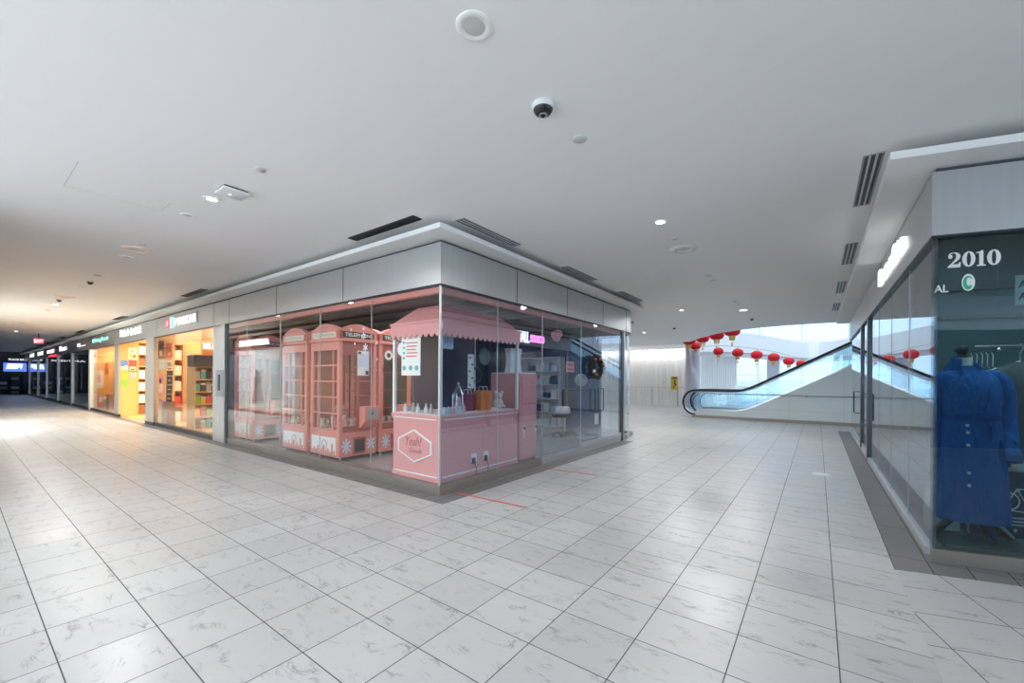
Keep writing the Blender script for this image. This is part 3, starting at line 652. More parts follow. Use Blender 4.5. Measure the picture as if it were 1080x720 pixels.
# exit sign
t = thing('exit_sign', 'small red exit sign hanging from the left corridor ceiling', 'exit sign', (-28.15, 2.35, 3.0))
MB().bbox(-28.18, -28.12, 2.2, 2.5, 2.92, 3.14, 0.008).build('sign_box', MT['letters_red'], t)
MB().box(-28.16, -28.14, 2.33, 2.37, 3.12, ZCEIL).build('hanger', MT['darkmetal'], t)
MB().text('EXIT', (-28.12, 2.22, 2.97), YP, ZP, XP, 0.26, 0.12, 0.006, 0.01).build('lettering', MT['letters'], t)

# ================================================================== shop signs on the left fascia
YS = YC - 0.021
def sign(body, x0, x1, z0, z1, m, label, bold=0.005):
    return one(MB().text(body, (x0, YS, z0), XP, ZP, YM, x1 - x0, z1 - z0, 0.03, bold), 'sign_lettering', MT[m], label, 'shop sign')
t = thing('shop_sign', 'lit shop sign with red ring, teal bar and white capitals', 'shop sign', (-13.5, YS, 2.8))
MB().lathe([(0.075, 0), (0.135, 0), (0.135, -0.03), (0.075, -0.03), (0.075, 0)], (-14.52, YS, 2.94), 28, 'y').build('ring_logo', MT['letters_red'], t)
MB().lathe([(0.07, 0), (0.07, -0.02), (1e-4, -0.02)], (-14.52, YS, 2.94), 24, 'y').build('logo_centre', MT['letters'], t)
MB().box(-14.28, -14.04, YS - 0.03, YS, 2.79, 3.08).build('teal_bar', MT['letters_teal'], t)
MB().text('PYOECMII', (-13.94, YS, 2.83), XP, ZP, YM, 1.62, 0.20, 0.02, 0.0).build('lettering', MT['letters'], t)
one(MB().box(-12.26, -12.22, YC - 0.02, YC - 0.05, 2.80, 3.08), 'sign_bracket', MT['aluminium'], 'thin upright bracket on the fascia right of the red-ring sign', 'bracket')
t = thing('shop_sign', 'lit white sign of characters with a thick leading bar', 'shop sign', (-18.6, YS, 2.86))
MB().box(-19.93, -19.72, YS - 0.03, YS, 2.87, 3.09).build('leading_bar', MT['letters'], t)
MB().text('\u59cb\u5341\u540d\u98df\u793e', (-19.6, YS, 2.84), XP, ZP, YM, 2.37, 0.24, 0.02, 0.0).build('lettering', MT['letters'], t)
sign('Mintplant', -24.71, -21.88, 2.83, 3.03, 'letters_teal', 'teal lit script sign above the leftmost bright shop window')
far = [('L', -28.23, -26.38, 2.84, 2.99, 'white lit letter sign of the dark shop nearest the bright shops'), ('Pmm', -33.68, -31.49, 2.82, 3.09, 'white lit sign of the second dark shop'),
       ('HOME', -38.58, -35.81, 2.84, 3.04, 'white lit sign above the thin red lettering'), ('DUE', -43.28, -40.59, 2.84, 3.08, 'white block sign of the fourth dark shop'), ('ABE', -48.16, -45.48, 2.85, 3.10, 'white block sign of the fifth dark shop')]
for b, x0, x1, z0, z1, lab in far: sign(b, x0, x1, z0, z1, 'letters', lab, 0.012)
one(MB().text('TRACKS', (-37.7, YS - 0.03, 2.60), XP, ZP, YM, 3.0, 0.09, 0.03, 0.02), 'sign_lettering', MT['letters_red'], 'thin red lit lettering below the white sign of the third dark shop', 'shop sign')
for b, y0, y1, lab in (('ANNEX', 0.2, 2.3, 'white lit lettering left of the screen on the far end wall'), ('PLACE DE', 2.75, 3.55, 'white lit lettering above the screen on the far end wall')):
    one(MB().text(b, (-51.9, y0, 2.70), YP, ZP, XP, y1 - y0, 0.14, 0.03, 0.02), 'sign_lettering', MT['letters'], lab, 'shop sign')
t = thing('video_screen', 'wide glowing blue screen on the dark end wall', 'screen', (-51.9, 3.1, 1.85))
MB().box(-52, -51.94, 2.46, 3.72, 1.78, 2.52).build('bezel', MT['black'], t)
MB().box(-51.94, -51.93, 2.49, 3.69, 1.81, 2.49).build('display', MT['screen'], t)
MB().prism([(-51.93, 2.62, 2.02), (-51.93, 3.2, 2.02), (-51.93, 3.3, 2.2), (-51.93, 3.42, 1.98), (-51.93, 3.5, 2.42), (-51.93, 2.7, 2.42)], (0.006, 0, 0)).build('picture', MT['screen_white'], t)

# ================================================================== end wall and dark shops
rnd = random.Random(11)
def shelf_unit(name, label, cat, x0, x1, y0, y1, z0, z1, levels, m, back=None, group=None, side='y'):
    """open shelf: two side panels, boards, a back"""
    t = thing(name, label, cat, ((x0 + x1) / 2, (y0 + y1) / 2, z0), group)
    k = 0.025
    for s in (0, 1):
        if side == 'y':
            MB().box(x0 if not s else x1 - k, x0 + k if not s else x1, y0, y1, z0, z1).build('side_panel', MT[m], t)
        else:
            MB().box(x0, x1, y0 if not s else y1 - k, y0 + k if not s else y1, z0, z1).build('side_panel', MT[m], t)
    zs = [z0 + (z1 - z0 - k) * i / levels for i in range(levels + 1)]
    for z in zs:
        if side == 'y': MB().box(x0 + k, x1 - k, y0, y1, z, z + k).build('shelf_board', MT[m], t)
        else: MB().box(x0, x1, y0 + k, y1 - k, z, z + k).build('shelf_board', MT[m], t)
    if back:
        if side == 'y': MB().box(x0 + k, x1 - k, y1 - 0.012, y1, z0, z1).build('back_panel', MT[back], t)
        else: MB().box(x0, x0 + 0.012, y0 + k, y1 - k, z0, z1).build('back_panel', MT[back], t)
    return [z + k for z in zs[:-1]]
def carton(x, y, z, w, d, h, m, label, cat='box', group=None, name='carton', lid=None):
    t = thing(name, label, cat, (x, y, z), group)
    MB().box(x - w / 2, x + w / 2, y - d / 2, y + d / 2, z, z + h * 0.8).build('carton_body', MT[m], t)
    MB().box(x - w / 2 - 0.003, x + w / 2 + 0.003, y - d / 2 - 0.003, y + d / 2 + 0.003, z + h * 0.8, z + h).build('lid', MT[lid or m], t)
    return t
zsl = shelf_unit('display_shelf', 'dim shelf of goods below the glowing screen', 'shelf', -51.9, -51.5, 0.8, 3.5, 0, 1.5, 4, 'deepblue', 'deepblue', side='x')
for i, z in enumerate(zsl):
    for k in range(4):
        one(MB().bbox(-51.85, -51.55, 1.0 + k * 0.62, 1.0 + k * 0.62 + 0.42, z, z + 0.22, 0.01), 'goods_box', MT[('card_grey', 'pale_blue', 'deepblue')[(i + k) % 3]], ('grey', 'pale blue', 'navy')[(i + k) % 3] + ' goods box on the dim shelf under the glowing screen', 'box', ('grey', 'pale blue', 'navy')[(i + k) % 3] + ' boxes under the screen')
names = ['fifth', 'fourth', 'third', 'second', 'first']
for i, (x0, x1) in enumerate(((-48.7, -44.3), (-43.5, -39.9), (-39.1, -35.2), (-34.4, -30.6), (-29.8, -26.1))):
    n = names[i]
    zsl = shelf_unit('goods_rack', 'dark wall shelf in the %s dark shop' % n, 'shelf', x0 + 0.2, x0 + 0.6, 4.3, 6.4, 0.02, 2.2, 4, 'card_grey', 'deepblue', side='x')
    for j, z in enumerate(zsl[1:]):
        for k in range(3):
            c = ('pale_blue', 'silver', 'card_grey')[(j + k + i) % 3]
            one(MB().bbox(x0 + 0.25, x0 + 0.55, 4.45 + k * 0.62, 4.45 + k * 0.62 + 0.4, z, z + 0.28, 0.012), 'goods_box', MT[c], '%s goods box on the wall shelf of the %s dark shop' % ({'pale_blue': 'pale blue', 'silver': 'silver', 'card_grey': 'grey'}[c], n), 'box', '%s boxes of the %s dark shop' % (c.replace('card_', '').replace('_', ' '), n))
    t = thing('sales_counter', 'grey counter behind the glass of the %s dark shop' % n, 'counter', ((x0 + x1) / 2, 5.2, 0.02))
    xm = x0 + 2.0
    MB().box(xm, xm + 0.6, 4.2, 5.8, 0.02, 0.86).build('counter_base', MT['card_grey'], t, bevel=0.01)
    MB().box(xm - 0.03, xm + 0.63, 4.17, 5.83, 0.86, 0.90).build('counter_top', MT['silver'], t, bevel=0.005)
# seat pair in the first dark shop
for k, y in enumerate((4.25, 4.95)):
    t = thing('round_stool', '%s grey stool before the counter of the first dark shop' % ('nearer', 'farther')[k], 'stool', (-26.75, y, 0.02))
    MB().lathe([(0.16, 0.62), (0.17, 0.65), (0.16, 0.70), (1e-4, 0.71)], (-26.75, y, 0.02), 20).build('seat', MT['silver'], t, smooth=True)
    MB().lathe([(0.16, 0), (0.16, 0.02), (0.03, 0.04), (0.03, 0.62)], (-26.75, y, 0.02), 16).build('leg', MT['steel'], t, smooth=True)

# ================================================================== bright shops
def poster(plane, a0, a1, z0, z1, off, m, label, marks=(), depth=0.006, name='poster', cat='poster'):
    """sheet on a wall: plane 'x' faces +x at x=off, 'y' faces -y at y=off; marks: (a,b,c,d,material) fractions"""
    t = thing(name, label, cat, (off, (a0 + a1) / 2, z0) if plane == 'x' else ((a0 + a1) / 2, off, z0))
    def bx(u0, u1, v0, v1, d0, d1):
        A0, A1, Z0, Z1 = a0 + (a1 - a0) * u0, a0 + (a1 - a0) * u1, z0 + (z1 - z0) * v0, z0 + (z1 - z0) * v1
        return MB().box(off + d0, off + d1, A0, A1, Z0, Z1) if plane == 'x' else MB().box(A0, A1, off - d1, off - d0, Z0, Z1)
    bx(0, 1, 0, 1, 0, depth).build('sheet', MT[m], t)
    for i, (u0, u1, v0, v1, mm) in enumerate(marks): bx(u0, u1, v0, v1, depth, depth + 0.002 + 0.0006 * i).build('printed_field', MT[mm], t)
    return t
# leftmost bright window: wood wall with notices, shelf
poster('x', 3.70, 4.02, 0.95, 1.72, -25.39, 'card_cream', 'tall cream notice board behind the leftmost bright window', ((0.1, 0.9, 0.1, 0.9, 'paper'), (0.3, 0.7, 0.3, 0.75, 'card_pink')))
poster('x', 3.84, 4.16, 0.12, 0.62, -25.39, 'card_red', 'low red and white poster behind the leftmost bright window', ((0.1, 0.45, 0.4, 0.9, 'paper'), (0.55, 0.9, 0.1, 0.6, 'card_green'), (0.5, 0.9, 0.65, 0.92, 'paper')))
poster('x', 4.06, 4.17, 1.55, 2.05, -25.39, 'card_brown', 'narrow brown poster behind the leftmost bright window', ((0.1, 0.9, 0.5, 0.9, 'card_red'),))
zsl = shelf_unit('tall_shelf', 'tall maple shelf at the right of the leftmost bright window', 'shelf', -24.6, -24.2, 4.22, 4.85, 0.02, 2.6, 5, 'wood_pale', 'wood', side='x')
for j, z in enumerate(zsl):
    for k in range(2):
        c = ('paper', 'card_blue', 'card_red', 'card_black')[(j * 2 + k) % 4]
        carton(-24.35, 4.38 + k * 0.28, z, 0.22, 0.2, 0.3, c, {'paper': 'white', 'card_blue': 'blue', 'card_red': 'red', 'card_black': 'black'}[c] + ' carton on the tall maple shelf of the leftmost bright shop', group=c.replace('card_', '') + ' cartons of the leftmost bright shop')
one(MB().box(-24.4, -24.0, 3.95, 4.2, 0.02, 0.7), 'wooden_crate', MT['card_brown'], 'brown crate on the floor of the leftmost bright shop', 'crate')
# entry of the middle bright shop
PX_ = -20.32
poster('x', 3.87, 4.11, 2.10, 2.52, PX_, 'card_cream', 'cream poster with round food pictures, topmost on the orange entry panel', ((0.15, 0.45, 0.2, 0.5, 'card_yellow'), (0.5, 0.85, 0.1, 0.4, 'card_brown'), (0.2, 0.6, 0.6, 0.85, 'card_pink')))
poster('x', 3.665, 3.855, 1.70, 2.05, PX_, 'card_blue', 'blue landscape poster on the orange entry panel', ((0.0, 1, 0.0, 0.35, 'card_cream'), (0.55, 0.9, 0.1, 0.45, 'paper')))
poster('x', 3.88, 4.10, 1.63, 2.06, PX_, 'card_red', 'red poster right of the blue one on the entry panel', ((0.1, 0.9, 0.08, 0.45, 'card_cream'), (0.25, 0.75, 0.12, 0.3, 'card_brown')))
poster('x', 3.665, 3.86, 1.10, 1.60, PX_, 'card_green', 'green and yellow poster, lowest on the orange entry panel', ((0.0, 1, 0.55, 1, 'card_yellow'), (0.7, 0.95, 0.1, 0.4, 'card_green')))
poster('x', 3.89, 4.10, 1.42, 1.60, PX_, 'card_pink', 'small pink notice under the red poster on the entry panel')
zsl = shelf_unit('tall_shelf', 'tall lit shelf inside the open entry right of the orange panel', 'shelf', -20.85, -20.35, 4.14, 4.86, 0.02, 2.75, 6, 'wood_pale', 'wood', side='x')
for j, z in enumerate(zsl):
    for k in range(3):
        carton(-20.55, 4.27 + k * 0.22, z, 0.3, 0.17, 0.30 if j else 0.36, 'paper' if (j + k) % 4 else 'card_brown', ('white' if (j + k) % 4 else 'brown') + ' carton on the lit shelf inside the open entry', group=('white' if (j + k) % 4 else 'brown') + ' cartons inside the entry')
one(MB().bbox(-19.9, -19.3, 3.72, 4.1, 0.021, 0.035, 0.004), 'door_mat', MT['card_yellow'], 'thin pale mat on the floor of the open entry', 'mat')
# window right of the entry
PW = -15.92
poster('x', 3.70, 3.84, 2.03, 2.55, PW, 'card_brown', 'dark photo poster of a figure, upper left behind the bright window', ((0.1, 0.9, 0.5, 0.9, 'card_black'), (0.2, 0.6, 0.1, 0.4, 'card_cream')))
poster('x', 3.88, 4.03, 2.05, 2.50, PW, 'card_red', 'reddish photo poster beside the dark one behind the bright window', ((0.1, 0.9, 0.4, 0.85, 'card_brown'), (0.3, 0.7, 0.1, 0.35, 'card_pink')))
poster('x', 3.69, 3.87, 1.66, 1.99, PW, 'pale_blue', 'pale blue notice below the dark photo poster', ((0.1, 0.9, 0.7, 0.9, 'paper'), (0.2, 0.8, 0.15, 0.5, 'paper')))
poster('x', 3.89, 4.03, 1.66, 1.96, PW, 'paper', 'white list notice below the reddish photo poster', ((0.15, 0.85, 0.1, 0.25, 'card_red'), (0.15, 0.85, 0.4, 0.8, 'card_grey')))
poster('x', 3.68, 3.84, 0.86, 1.50, PW, 'card_pink', 'pale pink notice low behind the bright window', ((0.2, 0.8, 0.2, 0.6, 'paper'), (0.3, 0.6, 0.65, 0.85, 'card_black')))
# leaning black menu board
t = thing('menu_board', 'black menu board leaning behind the bright window', 'sign board', (-15.2, 3.78, 0.62))
m = MB(); m.prism([(-15.0, 3.67, 0.74), (-15.0, 3.80, 0.74), (-15.25, 3.88, 1.64), (-15.25, 3.75, 1.64)], (-0.03, 0, 0)); m.build('board', MT['card_black'], t)
m = MB()
for k in range(6):
    z = 0.82 + k * 0.13; dx = -0.278 * (z - 0.74); y = 3.685 + 0.089 * (z - 0.74)
    m.box(-14.995 + dx, -14.985 + dx, y, y + (0.10 if k % 2 else 0.075), z, z + 0.03)
m.build('chalk_lines', MT['silver'], t)
MB().box(-15.35, -14.92, 3.665, 3.86, 0.02, 0.74).build('stand_block', MT['card_brown'], t)
one(MB().bbox(-15.75, -15.55, 3.68, 3.80, 0.45, 0.80, 0.01), 'paper_bag', MT['card_pink'], 'small pink paper bag at the lower left of the bright window', 'bag')
one(MB().box(-15.78, -15.50, 3.67, 3.84, 0.02, 0.45), 'low_plinth', MT['wood_pale'], 'low maple plinth under the pink paper bag', 'plinth')
zsl = shelf_unit('tall_shelf', 'narrow maple shelf between the menu board and the wire grid', 'shelf', -16.8, -16.42, 4.15, 4.46, 0.02, 2.5, 5, 'wood', 'wood_pale', side='x')
for j, z in enumerate(zsl):
    carton(-16.6, 4.305, z, 0.25, 0.22, 0.30, 'paper' if j != 1 else 'card_red', (('bottom white box', '', 'white box just above the red one', 'white box second from the top', 'topmost white box')[j] + ' on the narrow maple shelf') if j != 1 else 'red box low on the narrow maple shelf')
one(MB().box(-16.55, -16.45, 4.48, 4.95, 0.02, 2.6), 'back_panel_board', MT['wood'], 'plain maple board behind the wire grid', 'panel')
m = MB()
for k in range(5): m.tube([(-16.40, 4.48, 0.7 + k * 0.38), (-16.40, 4.95, 0.7 + k * 0.38)], 0.008, 6)
for k in range(4): m.tube([(-16.39, 4.50 + k * 0.14, 0.02), (-16.39, 4.50 + k * 0.14, 2.4)], 0.006, 6)
one(m, 'wire_grid', MT['grid'], 'upright wire display grid on the maple board', 'display grid')
zsl = shelf_unit('goods_shelf', 'yellow-lit goods shelf at the right of the bright window', 'shelf', -14.2, -13.55, 3.92, 4.50, 0.02, 1.74, 5, 'wood', 'wood_pale', side='x')
for j, z in enumerate(zsl):
    for k in range(4):
        c = ('card_black', 'card_green', 'card_grey', 'card_yellow', 'card_teal', 'card_red')[(j * 3 + k * 2 + j // 2) % 6]
        carton(-13.72, 4.01 + k * 0.13, z, 0.2, 0.11, 0.20 + 0.03 * ((j + k) % 3), c, c[5:] + ' packet on the yellow-lit goods shelf', 'packet', c[5:] + ' packets on the yellow-lit goods shelf', 'packet', 'paper' if k % 2 else c)
one(MB().bbox(-14.1, -13.5, 3.90, 4.52, 1.745, 2.06, 0.01), 'header_board', MT['card_black'], 'black goods case on top of the yellow-lit shelf', 'case')
t = thing('hanging_sign', 'small hanging white lettering above the goods shelf', 'sign', (-13.3, 4.1, 2.26))
MB().text('MU', (-13.30, 4.02, 2.22), YP, ZP, XP, 0.25, 0.17, 0.02, 0.02).build('lettering', MT['letters'], t)
MB().box(-13.31, -13.30, 3.98, 4.32, 2.18, 2.85).build('plate', MT['wood_pale'], t)
# card reader slot on the pilaster
t = thing('pull_plate', 'grey panel with a black pull slot on the pilaster left of the corner shop', 'panel', (-11.0, YC - 0.012, 1.05))
MB().box(-11.0, -10.56, YC - 0.035, YC - 0.012, 1.02, 1.62).build('plate', MT['card_grey'], t, bevel=0.004)
MB().bbox(-10.84, -10.74, YC - 0.05, YC - 0.034, 1.16, 1.52, 0.004).build('slot', MT['black'], t)
one(MB().bbox(-10.95, -10.90, YC - 0.02, YC - 0.012, 0.42, 0.56, 0.003), 'notice_sticker', MT['paper'], 'tiny white sticker low on the pilaster', 'sticker')
# ================================================================== pink cart in the corner shop
KX0, KX1, KY0, KY1 = -4.78, -3.83, 3.67, 5.37
t = thing('pink_cart', 'pink glazed vending cart with scalloped awning in the shop corner', 'cart', ((KX0 + KX1) / 2, (KY0 + KY1) / 2, 0.10))
MB().box(KX0 + 0.01, KX1 - 0.01, KY0 + 0.01, KY1 - 0.01, 0.13, 0.94).build('base', MT['pink'], t)
m = MB()   # trim boards of the base
for z0, z1 in ((0.13, 0.19), (0.90, 0.945)):
    m.box(KX0, KX1, KY0, KY0 + 0.012, z0, z1).box(KX1 - 0.012, KX1, KY0 + 0.012, KY1, z0, z1)
m.build('trim_board', MT['pink'], t)
m = MB()
m.box(KX0 + 0.03, KX1 - 0.05, KY0 - 0.004, KY0 + 0.01, 0.19, 0.205).box(KX1 - 0.01, KX1 + 0.004, KY0 + 0.05, KY1 - 0.03, 0.19, 0.205)
m.box(KX0 + 0.04, KX1 - 0.06, KY0 - 0.005, KY0 + 0.01, 0.925, 0.94).box(KX1 - 0.01, KX1 + 0.005, KY0 + 0.06, KY1 - 0.03, 0.925, 0.94)
m.build('white_beading', MT['white'], t)
m = MB()
for z in (0.36, 0.54, 0.72): m.box(KX1 - 0.011, KX1 - 0.008, KY0 + 0.16, KY1 - 0.1, z, z + 0.004)
for y in (4.52,): m.box(KX1 - 0.011, KX1 - 0.008, y, y + 0.004, 0.2, 0.9)
m.build('panel_groove', MT['booth'], t)
MB().bbox(KX0 - 0.015, KX1 + 0.012, KY0 - 0.012, KY1 + 0.012, 0.945, 0.985, 0.006).build('counter', MT['pink'], t)
MB().box(KX0 + 0.03, KX1 - 0.03, KY0 + 0.03, KY1 - 0.03, 0.985, 0.992).build('counter_top', MT['white'], t)
for x, y in ((KX0 + 0.02, KY0 + 0.02), (KX1 - 0.02, KY0 + 0.02), (KX1 - 0.02, KY1 - 0.02), (KX0 + 0.02, KY1 - 0.02)):
    MB().box(x - 0.02, x + 0.02, y - 0.02, y + 0.02, 0.985, 2.16).build('post', MT['white'], t, bevel=0.003)
MB().box(KX0 + 0.042, KX1 - 0.042, KY0 + 0.016, KY0 + 0.022, 0.992, 2.1).build('front_glass', MT['glass_clear'], t)
MB().box(KX1 - 0.022, KX1 - 0.016, KY0 + 0.042, KY1 - 0.042, 0.992, 2.1).build('side_glass', MT['glass_clear'], t)
# valance with scalloped hem, hipped roof
def scallop(p0, p1, zt, zb, n, out):
    m = MB(); P0, P1 = Vector(p0), Vector(p1); d = (P1 - P0); pts = [(P0.x, P0.y, zt)]
    k = 8
    for i in range(n):
        for j in range(k + (i == n - 1)):
            u = (i + j / k) / n; q = P0 + d * u; pts.append((q.x, q.y, zb - 0.055 * math.sin(PI * (j / k if j < k else 0))))
    pts.append((P1.x, P1.y, zt))
    return m.prism(pts, out)
e = 0.02
scallop((KX0 - e, KY0 - e), (KX1 + e, KY0 - e), 2.2, 2.05, 9, (0, 0.012, 0)).build('valance', MT['pink'], t)
scallop((KX1 + e, KY0 - e), (KX1 + e, KY1 + e), 2.2, 2.05, 17, (-0.012, 0, 0)).build('valance', MT['pink'], t)
m = MB(); q = 0.24
A = [(KX0 - e, KY0 - e, 2.2), (KX1 + e, KY0 - e, 2.2), (KX1 + e, KY1 + e, 2.2), (KX0 - e, KY1 + e, 2.2)]
B = [(KX0 + q, KY0 + q, 2.45), (KX1 - q, KY0 + q, 2.45), (KX1 - q, KY1 - q, 2.45), (KX0 + q, KY1 - q, 2.45)]
m.add(A + B, [(3, 2, 1, 0), (4, 5, 6, 7), (0, 1, 5, 4), (1, 2, 6, 5), (2, 3, 7, 6), (3, 0, 4, 7)])
m.build('roof', MT['pink'], t)
m = MB(); m.box(KX0 - 0.03, KX1 + 0.03, KY0 - 0.03, KY0 - 0.015, 2.185, 2.215).box(KX1 + 0.015, KX1 + 0.03, KY0 - 0.015, KY1 + 0.03, 2.185, 2.215)
m.build('eave_strip', MT['pink'], t)
# hexagon badge
hx = [(-4.315, 0.785), (-4.64, 0.645), (-4.64, 0.475), (-4.305, 0.345), (-3.975, 0.475), (-3.975, 0.635)]
m = MB(); cx, cz = -4.31, 0.56
m.prism([(x, KY0 + 0.01, z) for x, z in hx], (0, -0.022, 0))
b = m.build('badge', MT['white'], t)
m = MB(); m.prism([(cx + (x - cx) * 0.92, KY0 - 0.011, cz + (z - cz) * 0.90) for x, z in hx], (0, -0.004, 0)); m.build('badge_field', MT['pink'], b)
m = MB(); m.text('Yeah!', (-4.50, KY0 - 0.015, 0.56), (1, 0, 0.03), (0.25, 0, 1), YM, 0.32, 0.12, 0.003); m.text('Goods', (-4.40, KY0 - 0.015, 0.47), XP, (0.25, 0, 1), YM, 0.24, 0.07, 0.003)
m.build('badge_script', MT['booth_dark'], b)
# power sockets with plugs on the cart
for y, lab in ((4.31, 'nearer'), (4.57, 'farther')):
    s = thing('power_socket', '%s white power socket with black plug on the pink cart side' % lab, 'socket', (KX1, y, 0.30))
    MB().bbox(KX1 - 0.012, KX1 + 0.006, y - 0.05, y + 0.06, 0.31, 0.42, 0.004).build('plate', MT['white'], s)
    MB().bbox(KX1 + 0.0, KX1 + 0.03, y - 0.045, y + 0.01, 0.29, 0.37, 0.005).build('plug', MT['black'], s)
    MB().tube([(KX1 + 0.02, y + 0.0, 0.30), (KX1 + 0.025, y + 0.03, 0.22), (KX1 + 0.012, y + 0.035, 0.13), (KX1 + 0.02, y + 0.04, 0.103)], 0.005, 6).build('cord', MT['black'], s, smooth=True)
# notice on the cart glass
t = thing('notice_sheet', 'white notice with pink icons taped inside the cart window', 'poster', (-4.4, KY0 + 0.03, 1.5))
MB().box(-4.60, -4.22, KY0 + 0.008, KY0 + 0.014, 1.50, 2.05).build('sheet', MT['paper'], t)
MB().lathe([(0.09, 0), (0.09, -0.006), (1e-4, -0.007)], (-4.60, KY0 + 0.014, 1.86), 18, 'y').build('round_tab', MT['paper'], t)
m = MB()
for k in range(5): m.box(-4.50 + 0.01 * (k % 2), -4.27 - 0.02 * (k % 3), KY0 + 0.004, KY0 + 0.008, 1.93 - k * 0.045, 1.945 - k * 0.045)
m.build('printed_lines', MT['card_red'], t)
m = MB()
for x, z in ((-4.54, 1.60), (-4.41, 1.60), (-4.29, 1.60)): m.lathe([(0.035, 0), (0.035, -0.004), (1e-4, -0.005)], (x, KY0 + 0.008, z), 14, 'y')
for k in range(4): m.box(-4.57, -4.53, KY0 + 0.004, KY0 + 0.008, 1.72 + k * 0.07, 1.75 + k * 0.07)
m.build('icons', MT['card_teal'], t)
# goods inside the cart
KC = 0.992
t = thing('bell_jar', 'clear bell jar with wire figure on the cart counter', 'jar', (-4.15, 4.33, KC))
MB().lathe([(0.11, 0), (0.11, 0.03), (0.10, 0.035), (1e-4, 0.036)], (-4.15, 4.33, KC), 24).build('base', MT['wine'], t, smooth=True)
MB().lathe([(0.095, 0.036), (0.095, 0.26), (0.07, 0.34), (0.02, 0.38), (1e-4, 0.382)], (-4.15, 4.33, KC), 24).build('dome', MT['glass_clear'], t, smooth=True)
m = MB()
for k in range(3):
    a = k * PI / 3; dx, dy = 0.085 * math.cos(a), 0.085 * math.sin(a)
    m.tube([(-4.15 - dx, 4.33 - dy, KC + 0.036), (-4.15 - dx, 4.33 - dy, KC + 0.24), (-4.15 - dx * 0.5, 4.33 - dy * 0.5, KC + 0.33), (-4.15, 4.33, KC + 0.37), (-4.15 + dx * 0.5, 4.33 + dy * 0.5, KC + 0.33), (-4.15 + dx, 4.33 + dy, KC + 0.24), (-4.15 + dx, 4.33 + dy, KC + 0.036)], 0.006, 6)
m.ball((-4.15, 4.33, KC + 0.40), 0.02)
m.build('wire_cage', MT['chrome'], t, smooth=True)
m = MB(); m.ball((-4.15, 4.33, KC + 0.17), 0.04, sz=1.0).ball((-4.15, 4.33, KC + 0.09), 0.05, sz=1.3); m.build('figure', MT['card_pink'], t, smooth=True)
def gift_bag(x, y, w, d, h, mm, label, cat='bag'):
    t = thing('gift_bag', label, cat, (x, y, KC))
    m = MB(); m.prism([(x - w / 2, y - d / 2, KC), (x + w / 2, y - d / 2, KC), (x + w / 2, y + d / 2, KC), (x - w / 2, y + d / 2, KC)], (0, 0, 0.001))
    a, b = 0.92, 1.06
    R = [[(x + sx * w / 2 * k, y + sy * d / 2 * k, KC + z) for sx, sy in ((-1, -1), (1, -1), (1, 1), (-1, 1))] for k, z in ((a, 0), (1.0, h * 0.5), (b, h))]
    MB().loft(R).build('bag_body', MT[mm], t)
    hd = MB()
    for sx in (-1, 1): hd.tube([(x + sx * w * 0.3, y - d * 0.22, KC + h), (x + sx * w * 0.3, y - d * 0.15, KC + h + 0.06), (x + sx * w * 0.3, y + d * 0.15, KC + h + 0.06), (x + sx * w * 0.3, y + d * 0.22, KC + h)], 0.005, 6)
    hd.build('handle', MT['white'], t, smooth=True)
gift_bag(-4.12, 4.50, 0.12, 0.2, 0.25, 'wine', 'dark wine-red gift bag beside the orange one in the cart')
gift_bag(-4.06, 4.77, 0.14, 0.25, 0.29, 'orange', 'orange gift bag on the pink cart counter')
def plush(x, y, z, s, mm, label, group=None, cat='plush toy'):
    t = thing('plush_bear', label, cat, (x, y, z), group)
    m = MB(); m.ball((x, y, z + s * 0.42), s * 0.40, sz=1.05, seg=12).ball((x, y, z + s * 1.0), s * 0.34, seg=12)
    m.build('body', MT[mm], t, smooth=True)
    for dx, dy in ((-0.24, -0.12), (0.24, 0.12)):
        MB().ball((x + dx * s, y + dy * s, z + s * 1.28), s * 0.13, seg=10).build('ear', MT[mm], t, smooth=True)
    for k in (-1, 1):
        MB().ball((x + 0.28 * s, y + k * s * 0.3, z + s * 0.16), s * 0.16, seg=10).build('paw', MT[mm], t, smooth=True)
    MB().ball((x + 0.22 * s, y - s * 0.16, z + s * 0.93), s * 0.14, seg=10).build('muzzle', MT['plush_white'], t, smooth=True)
    return t
plush(-4.1, 5.20, KC, 0.20, 'plush_white', 'cream plush bear at the far end of the cart counter')
plush(-4.35, 5.05, KC, 0.15, 'plush_pink', 'small pink plush behind the orange gift bag')
rnd = random.Random(5)
for k in range(5):
    x, y = -4.66 + k * 0.13, 3.80 + 0.03 * (k % 2)
    b = thing('small_bottle', ['leftmost small bottle in the cart window', 'second small bottle from the left in the cart window', 'middle small bottle in the cart window', 'fourth small bottle from the left in the cart window', 'rightmost small bottle in the cart window by the corner post'][k], 'bottle', (x, y, KC))
    MB().lathe([(0.026, 0), (0.028, 0.01), (0.028, 0.07), (0.012, 0.09), (0.012, 0.11), (1e-4, 0.11)], (x, y, KC), 16).build('bottle_body', MT[('silver', 'card_grey', 'silver')[k % 3]], b, smooth=True)
    MB().lathe([(0.015, 0.108), (0.015, 0.13), (1e-4, 0.131)], (x, y, KC), 12).build('cap', MT['card_grey'], b, smooth=True)
for k in range(6):
    y = 3.86 + k * 0.075
    one(MB().lathe([(0.024, 0), (0.03, 0.03), (0.02, 0.06), (0.026, 0.08), (1e-4, 0.10)], (-3.95, y, KC), 14), 'trinket', MT[('silver', 'pale_blue', 'card_pink')[k % 3]], ('silver', 'pale blue', 'pink')[k % 3] + ' trinket in the row along the cart corner', 'trinket', ('silver', 'pale blue', 'pink')[k % 3] + ' trinkets on the cart', smooth=True)
